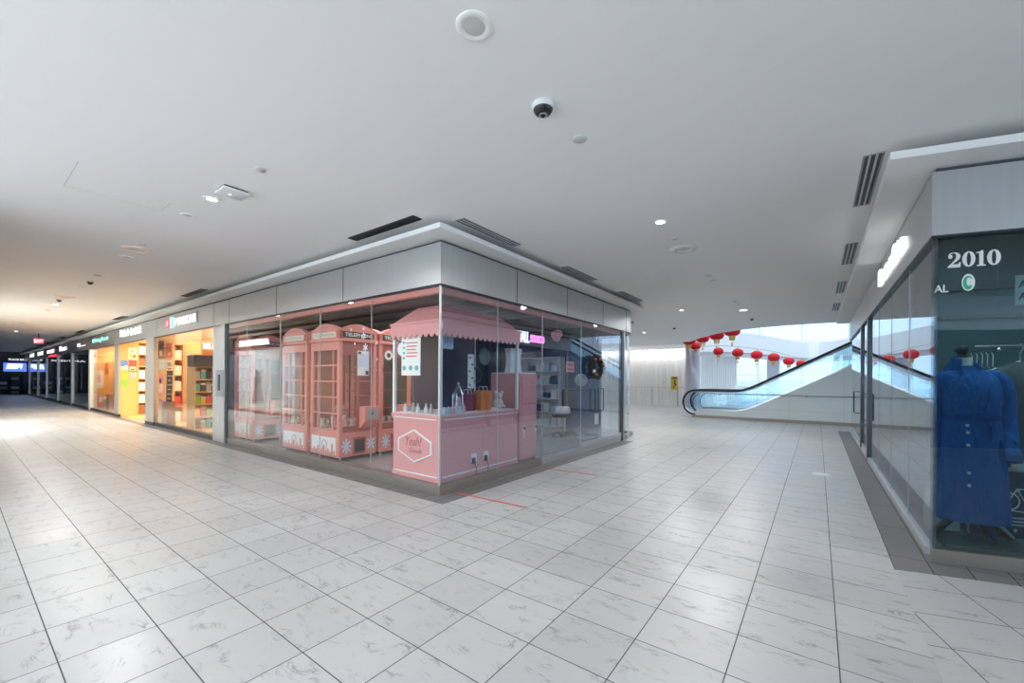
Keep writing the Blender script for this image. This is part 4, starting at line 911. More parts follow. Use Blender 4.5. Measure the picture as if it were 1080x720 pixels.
def hang_card(x, y, z0, z1, w, mm, label, dots=0):
    t = thing('hanging_card', label, 'card', (x, y, z0))
    MB().box(x - 0.003, x + 0.003, y - w / 2, y + w / 2, z0, z1).build('card', MT[mm], t)
    MB().tube([(x, y, z1), (x, y, 2.195)], 0.002, 5).build('string', MT['grid'], t)
    if dots:
        m = MB()
        for k in range(dots): m.lathe([(0.018, 0.003), (0.018, 0.006), (1e-4, 0.006)], (x, y - w * 0.2 + w * 0.4 * (k % 2), z0 + (z1 - z0) * (k + 0.5) / dots), 10, 'x')
        m.build('printed_dots', MT['card_black'], t)
hang_card(-4.1, 4.54, 1.32, 1.82, 0.13, 'paper', 'tall white card with dark dots hanging inside the cart', 5)
hang_card(-4.0, 3.97, 1.86, 2.04, 0.2, 'pale_blue', 'pale blue card hanging at the cart corner')
t = thing('hanging_disc', 'pale green round disc hanging inside the cart', 'ornament', (-4.1, 4.85, 1.58))
MB().lathe([(0.13, -0.008), (0.135, 0), (0.13, 0.008), (1e-4, 0.012)], (-4.1, 4.85, 1.80), 28, 'x').build('disc', MT['backpanel'], t, smooth=True)
MB().tube([(-4.1, 4.85, 1.93), (-4.1, 4.85, 2.195)], 0.002, 5).build('string', MT['grid'], t)
t = thing('hanging_ring', 'pale green ring hanging below the round disc in the cart', 'ornament', (-4.3, 4.9, 1.4))
MB().tube([(-4.3, 4.9 + 0.11 * math.cos(a * PI / 10), 1.52 + 0.11 * math.sin(a * PI / 10)) for a in range(20)], 0.012, 8, closed=True).build('ring', MT['backpanel'], t, smooth=True)
MB().tube([(-4.3, 4.9, 1.63), (-4.3, 4.9, 2.195)], 0.002, 5).build('string', MT['grid'], t)
one(MB().box(-4.76, -4.73, 4.0, 5.33, 0.992, 2.17), 'backdrop_board', MT['navy'], 'dark navy board closing the back of the cart', 'board')

# ---- pink cabinet next to the cart
t = thing('pink_cabinet', 'narrow pink cabinet right of the vending cart', 'cabinet', (-4.15, 5.66, 0.10))
x0, x1, y0, y1 = -4.45, -3.84, 5.43, 5.92
MB().box(x0, x1, y0, y1, 0.16, 1.55).build('body', MT['pink'], t, bevel=0.006)
MB().box(x0 + 0.02, x1 - 0.02, y0 + 0.02, y1 - 0.02, 0.10, 0.16).build('plinth', MT['booth_dark'], t)
d = MB().box(x1, x1 + 0.016, y0 + 0.03, y1 - 0.03, 0.22, 1.02).build('door', MT['pink'], t, bevel=0.004)
MB().box(x1 + 0.016, x1 + 0.03, y0 + 0.07, y0 + 0.085, 0.5, 0.7).build('handle', MT['white'], d)
MB().box(x1, x1 + 0.016, y0 + 0.03, y1 - 0.03, 1.06, 1.50).build('upper_panel', MT['pink'], t, bevel=0.004)
for y, lab in ((5.52, 'left'), (5.86, 'right')):
    s = thing('power_socket', 'white power socket with black plug at the %s edge of the pink cabinet' % lab, 'socket', (x1 + 0.016, y, 0.6))
    MB().bbox(x1 + 0.012, x1 + 0.022, y - 0.03, y + 0.03, 0.60, 0.71, 0.003).build('plate', MT['white'], s)
    MB().bbox(x1 + 0.02, x1 + 0.04, y - 0.02, y + 0.02, 0.64, 0.69, 0.004).build('plug', MT['black'], s)
t = thing('display_case', 'clear display case with pale cloth on the pink cabinet', 'display case', (-4.15, 5.66, 1.55))
MB().box(x0 + 0.02, x1 - 0.01, y0 + 0.02, y1 - 0.02, 1.55, 1.57).build('case_base', MT['white'], t)
m = MB()
m.box(x1 - 0.02, x1 - 0.014, y0 + 0.02, y1 - 0.02, 1.57, 2.0).box(x0 + 0.02, x1 - 0.02, y0 + 0.02, y0 + 0.026, 1.57, 2.0).box(x0 + 0.02, x1 - 0.02, y1 - 0.026, y1 - 0.02, 1.57, 2.0)
m.build('case_glass', MT['glass_clear'], t)
m = MB(); R = []
for i in range(9):
    z = 1.57 + 0.40 * i / 8; w = 0.17 - 0.03 * math.sin(i / 8 * PI); R.append([(-4.15 + (w + 0.01 * math.cos(5 * k * PI / 8)) * math.cos(k * PI / 8) * 0.8, 5.67 + (w + 0.012 * math.sin(4 * k * PI / 8)) * math.sin(k * PI / 8), z) for k in range(16)])
m.loft(R); m.build('pale_cloth', MT['paper'], t, smooth=True)

# ================================================================== phone booth machines
def booth(x0, x1, y0, y1, label):
    z = 0.10
    t = thing('claw_machine', label, 'claw machine', ((x0 + x1) / 2, (y0 + y1) / 2, z), 'phone booth claw machines')
    b = MB().box(x0, x1, y0, y1, z + 0.06, 0.56).build('base', MT['booth'], t, bevel=0.012)
    pn = MB().box(x0 + 0.07, x1 - 0.09, y0 - 0.008, y0 + 0.004, 0.20, 0.48).build('white_print', MT['paper'], b)
    m = MB(); w = x1 - x0 - 0.16; h0 = 0.20          # pink skyline with a big wheel
    for i, hh in enumerate((0.05, 0.09, 0.06, 0.12, 0.05, 0.08, 0.14, 0.06, 0.10, 0.05, 0.18, 0.07)):
        m.box(x0 + 0.07 + w * i / 12, x0 + 0.07 + w * (i + 0.8) / 12, y0 - 0.011, y0 - 0.008, h0, h0 + hh)
    m.tube([(x0 + 0.07 + w * 0.55 + 0.075 * math.cos(a * PI / 10), y0 - 0.010, h0 + 0.15 + 0.075 * math.sin(a * PI / 10)) for a in range(20)], 0.006, 5, closed=True)
    m.build('skyline_print', MT['booth'], b)
    for sx in (x0, x1 - 0.06):
        for sy in (y0, y1 - 0.06): MB().box(sx, sx + 0.06, sy, sy + 0.06, 0.56, 2.06).build('corner_post', MT['booth'], t, bevel=0.006)
    g = MB()                                             # glazing bars of the side facing the street
    zz0, zz1 = 0.58, 1.95
    g.box(x0 + 0.06, x1 - 0.06, y0 + 0.008, y0 + 0.03, 0.56, 0.60).box(x0 + 0.06, x1 - 0.06, y0 + 0.008, y0 + 0.03, 1.92, 2.06)
    W = x1 - x0 - 0.12
    for fx in (0.0, 0.2, 0.8, 0.97): g.box(x0 + 0.06 + W * fx, x0 + 0.06 + W * fx + 0.02, y0 + 0.008, y0 + 0.03, 0.60, 1.92)
    for k in range(1, 5): g.box(x0 + 0.06, x1 - 0.06, y0 + 0.010, y0 + 0.028, 0.60 + 1.32 * k / 5, 0.60 + 1.32 * k / 5 + 0.022)
    g.build('window_bars', MT['booth'], t)
    MB().box(x0 + 0.06, x1 - 0.06, y0 + 0.03, y0 + 0.036, 0.60, 1.92).build('side_glass', MT['glass_clear'], t)
    MB().box(x1 - 0.036, x1 - 0.03, y0 + 0.06, y1 - 0.06, 0.66, 1.86).build('front_glass', MT['glass_clear'], t)
    f = MB(); f.box(x1 - 0.045, x1 - 0.012, y0 + 0.06, y1 - 0.06, 1.84, 2.06).box(x1 - 0.045, x1 - 0.012, (y0 + y1) / 2 - 0.02, (y0 + y1) / 2 + 0.02, 0.66, 1.84).box(x1 - 0.045, x1 - 0.012, y0 + 0.06, y1 - 0.06, 0.56, 0.66)
    for k in (1, 2, 3): f.box(x1 - 0.04, x1 - 0.02, y0 + 0.06, y1 - 0.06, 0.62 + 0.31 * k, 0.635 + 0.31 * k)
    f.build('front_frame', MT['booth_dark'], t)
    MB().box(x0 + 0.0, x0 + 0.03, y0 + 0.06, y1 - 0.06, 0.56, 2.06).build('back_wall', MT['booth_dark'], t)
    # head with arched pediments
    MB().bbox(x0 - 0.02, x1 + 0.02, y0 - 0.02, y1 + 0.02, 2.06, 2.11, 0.008).build('cornice', MT['booth'], t)
    def arch(a0, a1, zb, rise, flat):
        n = 12; pts = [(a0, zb), (a0, zb + flat)]
        for i in range(n + 1):
            u = i / n; pts.append((a0 + (a1 - a0) * (0.04 + 0.92 * u), zb + flat + rise * math.sin(PI * u) ** 0.8))
        pts += [(a1, zb + flat), (a1, zb)]
        return pts
    m = MB(); m.prism([(x, y0 + 0.0, zz) for x, zz in arch(x0, x1, 2.11, 0.12, 0.13)], (0, 0.10, 0)); m.build('side_pediment', MT['booth'], t)
    m = MB(); m.prism([(x1, y, zz) for y, zz in arch(y0, y1, 2.11, 0.12, 0.13)], (-0.10, 0, 0)); m.build('front_pediment', MT['booth'], t)
    MB().bbox(x0 + 0.05, x1 - 0.05, y0 + 0.05, y1 - 0.05, 2.11, 2.24, 0.02).build('roof', MT['booth_dark'], t)
    s = MB().box(x0 + 0.08, x1 - 0.10, y0 - 0.010, y0 + 0.002, 2.125, 2.215).build('side_sign', MT['card_cream'], t)
    MB().text('TELEPHONE', (x0 + 0.10, y0 - 0.012, 2.145), XP, ZP, YM, x1 - x0 - 0.22, 0.05, 0.002).build('lettering', MT['card_grey'], s)
    s = MB().box(x1 - 0.002, x1 + 0.010, y0 + 0.06, y1 - 0.06, 2.125, 2.225).build('front_sign', MT['black'], t)
    MB().text('TELEPHONE', (x1 + 0.010, y0 + 0.09, 2.145), YP, ZP, XP, y1 - y0 - 0.18, 0.06, 0.003, 0.01).build('lettering', MT['paper'], s)
    # control box and prize hatch
    m = MB(); m.prism([(x1 - 0.03, (y0 + y1) / 2 + 0.02, 0.62), (x1 - 0.03, (y0 + y1) / 2 + 0.02, 0.98), (x1 + 0.16, (y0 + y1) / 2 + 0.02, 0.98), (x1 + 0.16, (y0 + y1) / 2 + 0.02, 0.74), (x1 + 0.02, (y0 + y1) / 2 + 0.02, 0.62)], (0, 0.30, 0))
    c = m.build('control_box', MT['booth'], t, bevel=0.006)
    MB().box(x1 + 0.158, x1 + 0.166, (y0 + y1) / 2 + 0.06, (y0 + y1) / 2 + 0.28, 0.77, 0.95).build('control_panel', MT['card_grey'], c)
    m = MB(); m.tube([(x1 + 0.16, (y0 + y1) / 2 + 0.12, 0.86), (x1 + 0.21, (y0 + y1) / 2 + 0.12, 0.87)], 0.006, 6).ball((x1 + 0.215, (y0 + y1) / 2 + 0.12, 0.872), 0.016, seg=10); m.build('joystick', MT['black'], c, smooth=True)
    h = MB().bbox(x1 - 0.004, x1 + 0.02, y0 + 0.24, y1 - 0.22, 0.20, 0.47, 0.008).build('prize_hatch', MT['booth_dark'], t)
    MB().box(x1 + 0.018, x1 + 0.022, y0 + 0.27, y1 - 0.25, 0.23, 0.44).build('flap', MT['black'], h)
    for yc in (y0 + 0.13, y1 - 0.11):
        m = MB()
        for k in range(4):
            a = k * PI / 4; c_, s_ = math.cos(a), math.sin(a)
            m.prism([(x1 + 0.0, yc + c_ * 0.09 + s_ * 0.014, 0.34 + s_ * 0.12 - c_ * 0.014), (x1, yc - c_ * 0.09 + s_ * 0.014, 0.34 - s_ * 0.12 - c_ * 0.014), (x1, yc - c_ * 0.09 - s_ * 0.014, 0.34 - s_ * 0.12 + c_ * 0.014), (x1, yc + c_ * 0.09 - s_ * 0.014, 0.34 + s_ * 0.12 + c_ * 0.014)], (0.003 + 0.0005 * k, 0, 0))
        m.build('snowflake_print', MT['pale_blue'], t)
    for sx in (x0 + 0.06, x1 - 0.06):
        for sy in (y0 + 0.06, y1 - 0.06): MB().lathe([(0.03, 0.0), (0.03, 0.015), (0.015, 0.02), (0.015, 0.07)], (sx, sy, z), 12).build('foot', MT['card_grey'], t, smooth=True)
    MB().box(x0 + 0.03, x1 - 0.04, y0 + 0.04, y1 - 0.03, 0.56, 0.60).build('prize_floor', MT['card_pink'], t)
    # claw on its rail
    cl = MB().box(x0 + 0.05, x1 - 0.06, (y0 + y1) / 2 - 0.02, (y0 + y1) / 2 + 0.02, 1.98, 2.01).build('claw_rail', MT['steel'], t)
    m = MB(); m.tube([((x0 + x1) / 2, (y0 + y1) / 2, 1.98), ((x0 + x1) / 2, (y0 + y1) / 2, 1.72)], 0.005, 6)
    for k in range(3):
        a = k * 2 * PI / 3; m.tube([((x0 + x1) / 2, (y0 + y1) / 2, 1.72), ((x0 + x1) / 2 + 0.09 * math.cos(a), (y0 + y1) / 2 + 0.09 * math.sin(a), 1.64), ((x0 + x1) / 2 + 0.03 * math.cos(a), (y0 + y1) / 2 + 0.03 * math.sin(a), 1.54)], 0.007, 6)
    m.build('claw', MT['chrome'], cl, smooth=True)
    return t
BX0, BX1, BY0, BY1 = -7.10, -6.20, 3.72, 4.42
bt = booth(BX0, BX1, BY0, BY1, 'pink phone booth claw machine nearest the glass, beside the cart')
def btcopy(dx, dy, label): return dup(bt, bt.location + Vector((dx, dy, 0)), label)
btcopy(-1.03, 0, 'second pink phone booth machine along the glass from the cart')
btcopy(0.02, 0.75, 'pink phone booth machine behind the one nearest the cart')
btcopy(-3.26, 0, 'pink phone booth machine at the far left end of the corner shop')
rnd = random.Random(21)
def plush_fill(x0, x1, y0, y1, n, lab):
    cols = [('plush_white', 'cream'), ('plush_pink', 'pink'), ('plush_brown', 'brown')]
    spots = []
    for k in range(n):
        i, j = k % 4, k // 4
        x = x0 + 0.14 + i * (x1 - x0 - 0.3) / 3; y = y0 + 0.14 + j * 0.20
        c = cols[(k * 2 + j) % 3]
        plush(x, y, 0.60, 0.115 + 0.02 * ((k * 7) % 3) / 2, c[0], '%s plush bear inside the %s' % (c[1], lab), '%s plush bears in the %s' % (c[1], lab))
plush_fill(BX0, BX1, BY0, BY1, 12, 'phone booth machine nearest the cart')
plush_fill(BX0 - 1.03, BX1 - 1.03, BY0, BY1, 8, 'second phone booth machine from the cart')
plush_fill(BX0 + 0.02, BX1 + 0.02, BY0 + 0.75, BY1 + 0.75, 8, 'phone booth machine behind the nearest')
# posters on the machines
poster('x', 4.05, 4.27, 1.50, 1.92, BX1 - 0.012, 'pale_blue', 'pale poster with dark figure on the nearest phone booth machine', ((0.05, 0.95, 0.88, 0.97, 'paper'), (0.05, 0.3, 0.86, 0.96, 'card_black'), (0.7, 0.95, 0.04, 0.2, 'card_black'), (0.1, 0.6, 0.05, 0.35, 'paper')))
t = thing('round_sticker', 'round white sticker with black mark on the machine behind', 'sticker', (BX1 + 0.008, 4.62, 1.8))
MB().lathe([(0.085, 0), (0.085, 0.004), (1e-4, 0.005)], (BX1 + 0.01, 4.66, 1.87), 24, 'x').build('disc', MT['paper'], t)
m = MB(); m.lathe([(0.02, 0.004), (0.04, 0.007), (0.04, 0.008), (0.02, 0.008)], (BX1 + 0.01, 4.66, 1.87), 16, 'x'); m.build('mark', MT['black'], t)
# snow stickers on the glass
def star(x, z, r, label, group=None):
    m = MB()
    for k in range(3):
        a = k * PI / 3 + 0.5; c_, s_ = math.cos(a), math.sin(a)
        m.prism([(x + c_ * r - s_ * r * .15, YC + 0.016, z + s_ * r + c_ * r * .15), (x - c_ * r - s_ * r * .15, YC + 0.016, z - s_ * r + c_ * r * .15), (x - c_ * r + s_ * r * .15, YC + 0.016, z - s_ * r - c_ * r * .15), (x + c_ * r + s_ * r * .15, YC + 0.016, z + s_ * r - c_ * r * .15)], (0, 0.001 + 0.0004 * k, 0))
    one(m, 'snowflake_sticker', MT['paper'], label, 'sticker', group)
star(-5.41, 2.08, 0.055, 'upper white snowflake sticker on the glass by the telephone sign')
star(-5.36, 1.91, 0.06, 'lower white snowflake sticker on the glass by the telephone sign')
for x, z in ((-5.41, 2.19), (-5.73, 2.2), (-5.63, 1.98), (-5.09, 1.96), (-5.08, 1.73)):
    one(MB().lathe([(0.02, 0), (0.02, 0.002), (1e-4, 0.0025)], (x, YC + 0.016, z), 12, 'y'), 'snow_dot', MT['paper'], 'small white snow dot stuck on the glass', 'sticker', 'snow dots on the glass')

# ================================================================== right part of the corner shop
t = thing('neon_sign', 'glowing pink and white lettering hung behind the right glass', 'neon sign', (-4.0, 5.9, 2.05))
MB().text('MALL', (-4.0, 5.56, 2.08), YP, ZP, XP, 0.34, 0.19, 0.02, 0.025).build('white_lettering', MT['letters'], t)
MB().text('SONICO', (-4.0, 5.94, 2.10), YP, ZP, XP, 0.44, 0.13, 0.02, 0.02).build('pink_lettering', MT['letters_pink'], t)
m = MB()
for y in (5.58, 6.36): m.tube([(-4.01, y, 2.1), (-4.01, y, 2.95)], 0.003, 5)
m.box(-4.015, -4.002, 5.54, 6.40, 2.06, 2.075)
m.build('hanger', MT['darkmetal'], t)
t = thing('pink_ornament', 'pink round ornament hanging behind the right glass', 'ornament', (-4.0, 6.85, 2.2))
m = MB(); m.ball((-4.0, 6.80, 2.30), 0.085).ball((-4.0, 6.90, 2.33), 0.085).ball((-4.0, 6.85, 2.25), 0.075); m.build('body', MT['plush_pink'], t, smooth=True)
MB().tube([(-4.0, 6.86, 2.40), (-4.0, 6.87, 2.95)], 0.004, 5).build('cord', MT['white'], t)
poster('x', 6.88, 7.18, 1.60, 1.80, XC - 0.035, 'card_pink', 'small pinkish notice stuck inside the right glass', ((0.1, 0.9, 0.55, 0.85, 'card_red'), (0.1, 0.9, 0.15, 0.4, 'card_red')))
zsl = shelf_unit('white_shelf', 'white shelf of pale goods at the back of the corner shop', 'shelf', -7.6, -5.9, 10.25, 10.6, 0.10, 2.1, 5, 'white', 'white')
for j, z in enumerate(zsl):
    for k in range(6):
        c, cn = (('pale_blue', 'pale blue'), ('paper', 'white'), ('deepblue', 'navy'), ('silver', 'silver'))[(j + k * 3) % 4]
        one(MB().bbox(-7.5 + k * 0.26, -7.5 + k * 0.26 + 0.19, 10.30, 10.52, z, z + 0.16 + 0.05 * ((j + k) % 3), 0.008), 'goods_box', MT[c], cn + ' goods box on the white back shelf', 'box', cn + ' boxes on the white back shelf')
zsl = shelf_unit('low_rack', 'low dark rack of goods before the white shelf', 'shelf', -6.6, -5.6, 8.2, 8.6, 0.10, 0.95, 3, 'card_black', 'deepblue')
for j, z in enumerate(zsl):
    for k in range(4):
        c, cn = (('deepblue', 'navy'), ('pale_blue', 'pale blue'), ('wine', 'wine-red'))[(j + k) % 3]
        one(MB().bbox(-6.52 + k * 0.23, -6.52 + k * 0.23 + 0.17, 8.25, 8.5, z, z + 0.17, 0.008), 'goods_box', MT[c], cn + ' box on the low dark rack', 'box', cn + ' boxes on the low dark rack')
# swivel chair
x, y = -4.95, 8.9
t = thing('office_chair', 'black swivel chair inside the glass of the corner shop', 'chair', (x, y, 0.10))
m = MB()
for k in range(5):
    a = k * 2 * PI / 5; m.tube([(x, y, 0.19), (x + 0.28 * math.cos(a), y + 0.28 * math.sin(a), 0.15)], 0.022, 8); m.ball((x + 0.28 * math.cos(a), y + 0.28 * math.sin(a), 0.13), 0.03, seg=10)
m.build('five_star_base', MT['black'], t, smooth=True)
MB().tube([(x, y, 0.18), (x, y, 0.55)], 0.025, 10).build('gas_column', MT['steel'], t, smooth=True)
MB().bbox(x - 0.24, x + 0.24, y - 0.24, y + 0.24, 0.54, 0.62, 0.03).build('seat', MT['black'], t, smooth=True)
MB().bbox(x - 0.22, x + 0.22, y + 0.20, y + 0.26, 0.72, 1.22, 0.025).build('backrest', MT['black'], t, smooth=True)
MB().tube([(x, y + 0.1, 0.56), (x, y + 0.27, 0.6), (x, y + 0.27, 0.9)], 0.02, 8).build('back_stem', MT['black'], t, smooth=True)
one(MB().bbox(x - 0.2, x + 0.1, y - 0.15, y + 0.12, 0.62, 0.80, 0.05), 'white_bundle', MT['paper'], 'white bundle lying on the black swivel chair', 'bundle', smooth=True)
t = thing('globe_balloon', 'grey round balloon on a stick beside the swivel chair', 'balloon', (-4.45, 8.75, 0.10))
MB().ball((-4.45, 8.75, 1.45), 0.15, seg=20).build('balloon', MT['card_grey'], t, smooth=True)
MB().tube([(-4.45, 8.75, 0.11), (-4.45, 8.75, 1.31)], 0.008, 6).build('stick', MT['white'], t)
MB().lathe([(0.12, 0), (0.12, 0.015), (0.02, 0.03), (1e-4, 0.03)], (-4.45, 8.75, 0.10), 18).build('foot', MT['card_grey'], t, smooth=True)

# ---- wreath on the glass door
cx, cy, cz = XC + 0.075, 7.93, 1.72
t = thing('wreath', 'dark green wreath with copper baubles on the glass door', 'wreath', (cx, cy, cz - 0.27))
rnd = random.Random(9); m = MB()
for k in range(700):
    a = rnd.uniform(0, 2 * PI); r = 0.19 + rnd.uniform(-0.06, 0.06); p = Vector((cx + rnd.uniform(-0.05, 0.07), cy + 1.35 * r * math.cos(a), cz + r * math.sin(a)))
    d = Vector((rnd.uniform(-0.5, 0.8), rnd.uniform(-1, 1), rnd.uniform(-1, 1))).normalized() * rnd.uniform(0.04, 0.075); q = Vector((rnd.uniform(-1, 1), rnd.uniform(-1, 1), rnd.uniform(-1, 1))).cross(d).normalized() * 0.012
    n = d.cross(q).normalized() * 0.006
    p2 = p + d; p2.x = max(p2.x, XC + 0.02)
    m.add([p - q, p + q, p + n, p2], [(0, 1, 3), (1, 2, 3), (2, 0, 3), (0, 2, 1)])
m.build('foliage', MT['leafgreen'], t)
MB().tube([(cx, cy + 0.25 * math.cos(k * PI / 16), cz + 0.19 * math.sin(k * PI / 16)) for k in range(32)], 0.05, 8, closed=True).build('branch_ring', MT['leafgreen'], t, smooth=True)
for k, (a, mm) in enumerate(((75, 'copper'), (15, 'copper'), (-120, 'copper'), (-150, 'silver'), (130, 'wine'))):
    MB().ball((cx + 0.06, cy + 0.24 * math.cos(math.radians(a)), cz + 0.18 * math.sin(math.radians(a))), 0.036, seg=14).build('bauble', MT[mm], t, smooth=True)
MB().tube([(XC + 0.012, cy, 2.60), (XC + 0.012, cy, cz + 0.2)], 0.003, 5).build('hanging_thread', MT['wine'], t)

# ---- tape and floor covers
one(MB().prism([(-3.72, 3.83, 0.0025), (-2.66, 3.885, 0.0025), (-2.66, 3.91, 0.0025), (-3.72, 3.855, 0.0025)], (0, 0, 0.0012)), 'floor_tape', MT['tape'], 'red tape line on the tiles at the shop corner', 'tape')
one(MB().prism([(-3.50, 5.76, 0.0025), (-2.70, 5.86, 0.0025), (-2.70, 5.885, 0.0025), (-3.50, 5.785, 0.0025)], (0, 0, 0.0012)), 'floor_tape', MT['tape'], 'fainter red tape line farther along the corner shop', 'tape')
one(MB().bbox(-2.10, -1.86, 9.62, 9.80, 0, 0.004, 0.001), 'floor_box_cover', MT['card_grey'], 'small grey floor box cover in the right corridor', 'floor cover')
one(MB().lathe([(0.12, 0), (0.12, 0.003), (0.10, 0.004), (1e-4, 0.004)], (0.05, 8.1, 0), 28), 'floor_disc_cover', MT['lens_off'], 'round pale floor cover near the right shop', 'floor cover')

# ================================================================== escalator
EY0, EY1 = 17.5, 18.75
SL = 0.54
def hz(x):        # handrail height
    return 1.07 if x <= -2.55 else (1.07 + (x + 2.55) ** 2 * SL / 1.4 if x < -1.85 else 1.07 + 0.7 * SL / 2 + (x + 1.85) * SL)
def kz(x):        # skirt height
    return 0.35 if x <= -2.55 else (0.35 + (x + 2.55) ** 2 * SL / 1.4 if x < -1.85 else 0.35 + 0.7 * SL / 2 + (x + 1.85) * SL)
XT = 5.0
xs_ = [-3.85, -3.2, -2.55, -2.4, -2.2, -2.0, -1.85, -1.0, 0.5, 2.0, 3.5, XT]
t = thing('escalator', 'escalator with blue glass sides rising to the right', 'escalator', (-3.8, EY0, 0))
for y in (EY0, EY1):
    top = [(x, y, hz(x) - 0.03) for x in xs_]; bot = [(x, y, kz(x)) for x in xs_]
    en = [(-3.85 + 0.42 * math.cos(math.radians(a)), y, 0.60 + 0.44 * math.sin(math.radians(a))) for a in range(105, 255, 15)]
    pts = top[::-1] + en + [(-3.85, y, 0.17)] + bot
    # glass body as quads along its length
    m = MB(); th = 0.012
    for i in range(len(xs_) - 1):
        m.prism([bot[i], bot[i + 1], top[i + 1], top[i]], (0, th, 0))
    m.prism([(-3.85, y, 0.17)] + [(-3.85, y, hz(-3.85) - 0.03)] + en, (0, th, 0))
    m.build('balustrade_glass', MT['glass_blue'], t)
    rail = [(XT, hz(XT))] + [(x, hz(x)) for x in xs_[::-1][1:]]
    rp = [(x, y + 0.006, z) for x, z in rail] + [(-3.88 + 0.47 * math.cos(math.radians(a)), y + 0.006, 0.59 + 0.48 * math.sin(math.radians(a))) for a in range(100, 271, 12)]
    MB().tube(rp, 0.042, 10).build('handrail', MT['rubber'], t, smooth=True)
    rp2 = [(x, y + 0.006, z - 0.055) for x, z in rail] + [(-3.88 + 0.42 * math.cos(math.radians(a)), y + 0.006, 0.59 + 0.43 * math.sin(math.radians(a))) for a in range(100, 261, 12)]
    MB().tube(rp2, 0.018, 8).build('rail_guide', MT['steel'], t, smooth=True)
    m = MB()
    for i in range(len(xs_) - 1): m.prism([(xs_[i], y - 0.03, bot[i][2] - 0.05), (xs_[i + 1], y - 0.03, bot[i + 1][2] - 0.05), (xs_[i + 1], y - 0.03, bot[i + 1][2] + 0.01), (xs_[i], y - 0.03, bot[i][2] + 0.01)], (0, 0.08, 0))
    m.build('skirt_cap', MT['steel'], t)
    m = MB()     # inner balustrade roller arc at the newel
    m.tube([(-3.72 + 0.26 * math.cos(math.radians(a)), y + 0.006, 0.58 + 0.33 * math.sin(math.radians(a))) for a in range(95, 266, 12)], 0.014, 8)
    m.build('newel_trim', MT['darkmetal'], t, smooth=True)
m = MB()
for i in range(len(xs_) - 1): m.prism([(xs_[i], EY0 - 0.02, 0.10), (xs_[i + 1], EY0 - 0.02, 0.10), (xs_[i + 1], EY0 - 0.02, kz(xs_[i + 1]) - 0.05), (xs_[i], EY0 - 0.02, kz(xs_[i]) - 0.05)], (0, 0.02, 0))
cl = m.build('outer_cladding', MT['clad'], t)
m = MB()
for x in (-2.3, -0.8, 0.7, 2.2, 3.7): m.box(x, x + 0.006, EY0 - 0.022, EY0 - 0.019, 0.10, kz(x) - 0.06)
m.box(-3.85, XT, EY0 - 0.022, EY0 - 0.019, 0.40, 0.406)
m.build('cladding_joint', MT['card_grey'], cl)
m = MB()
for i in range(len(xs_) - 1): m.prism([(xs_[i], EY1 + 0.02, 0.0), (xs_[i + 1], EY1 + 0.02, 0.0), (xs_[i + 1], EY1 + 0.02, kz(xs_[i + 1]) - 0.05), (xs_[i], EY1 + 0.02, kz(xs_[i]) - 0.05)], (0, 0.02, 0))
m.build('outer_cladding', MT['clad'], t)
m = MB()
stp = [(-3.8, 0.0)]
for i in range(24):
    x = -2.3 + i * 0.38; zt = max(0.02, kz(x) - 0.22)
    m.box(x, x + 0.40, EY0 + 0.12, EY1 - 0.1, max(zt - 0.22, 0), zt)
    if x > XT - 0.5: break
m.build('steps', MT['card_grey'], t)
MB().box(-4.4, -2.28, EY0 + 0.12, EY1 - 0.10, 0.001, 0.03).build('landing_plate', MT['steel'], t)
MB().box(-4.0, XT, EY0 - 0.10, EY0 - 0.02, 0, 0.10).build('base_kerb', MT['kerbstone'], t, bevel=0.004)
# landing at the top that carries the escalator
struct(MB().box(XT - 0.1, 12, EY0 - 0.3, EY1 + 0.3, 3.6, 4.05).build('floor', MT['white']))
t = thing('wall_handrail', 'thin steel handrail along the escalator cladding', 'handrail', (0, EY0 - 0.10, 0.93))
MB().tube([(-3.7, EY0 - 0.10, 0.955), (5.0, EY0 - 0.10, 0.955)], 0.018, 8).build('bar', MT['card_grey'], t, smooth=True)
for x in (-3.0, -1.6, -0.3, 1.0, 2.4, 3.8):
    MB().tube([(x, EY0 - 0.10, 0.945), (x, EY0 - 0.10, 0.90), (x, EY0 - 0.015, 0.88)], 0.010, 6).build('bracket', MT['darkmetal'], t, smooth=True)

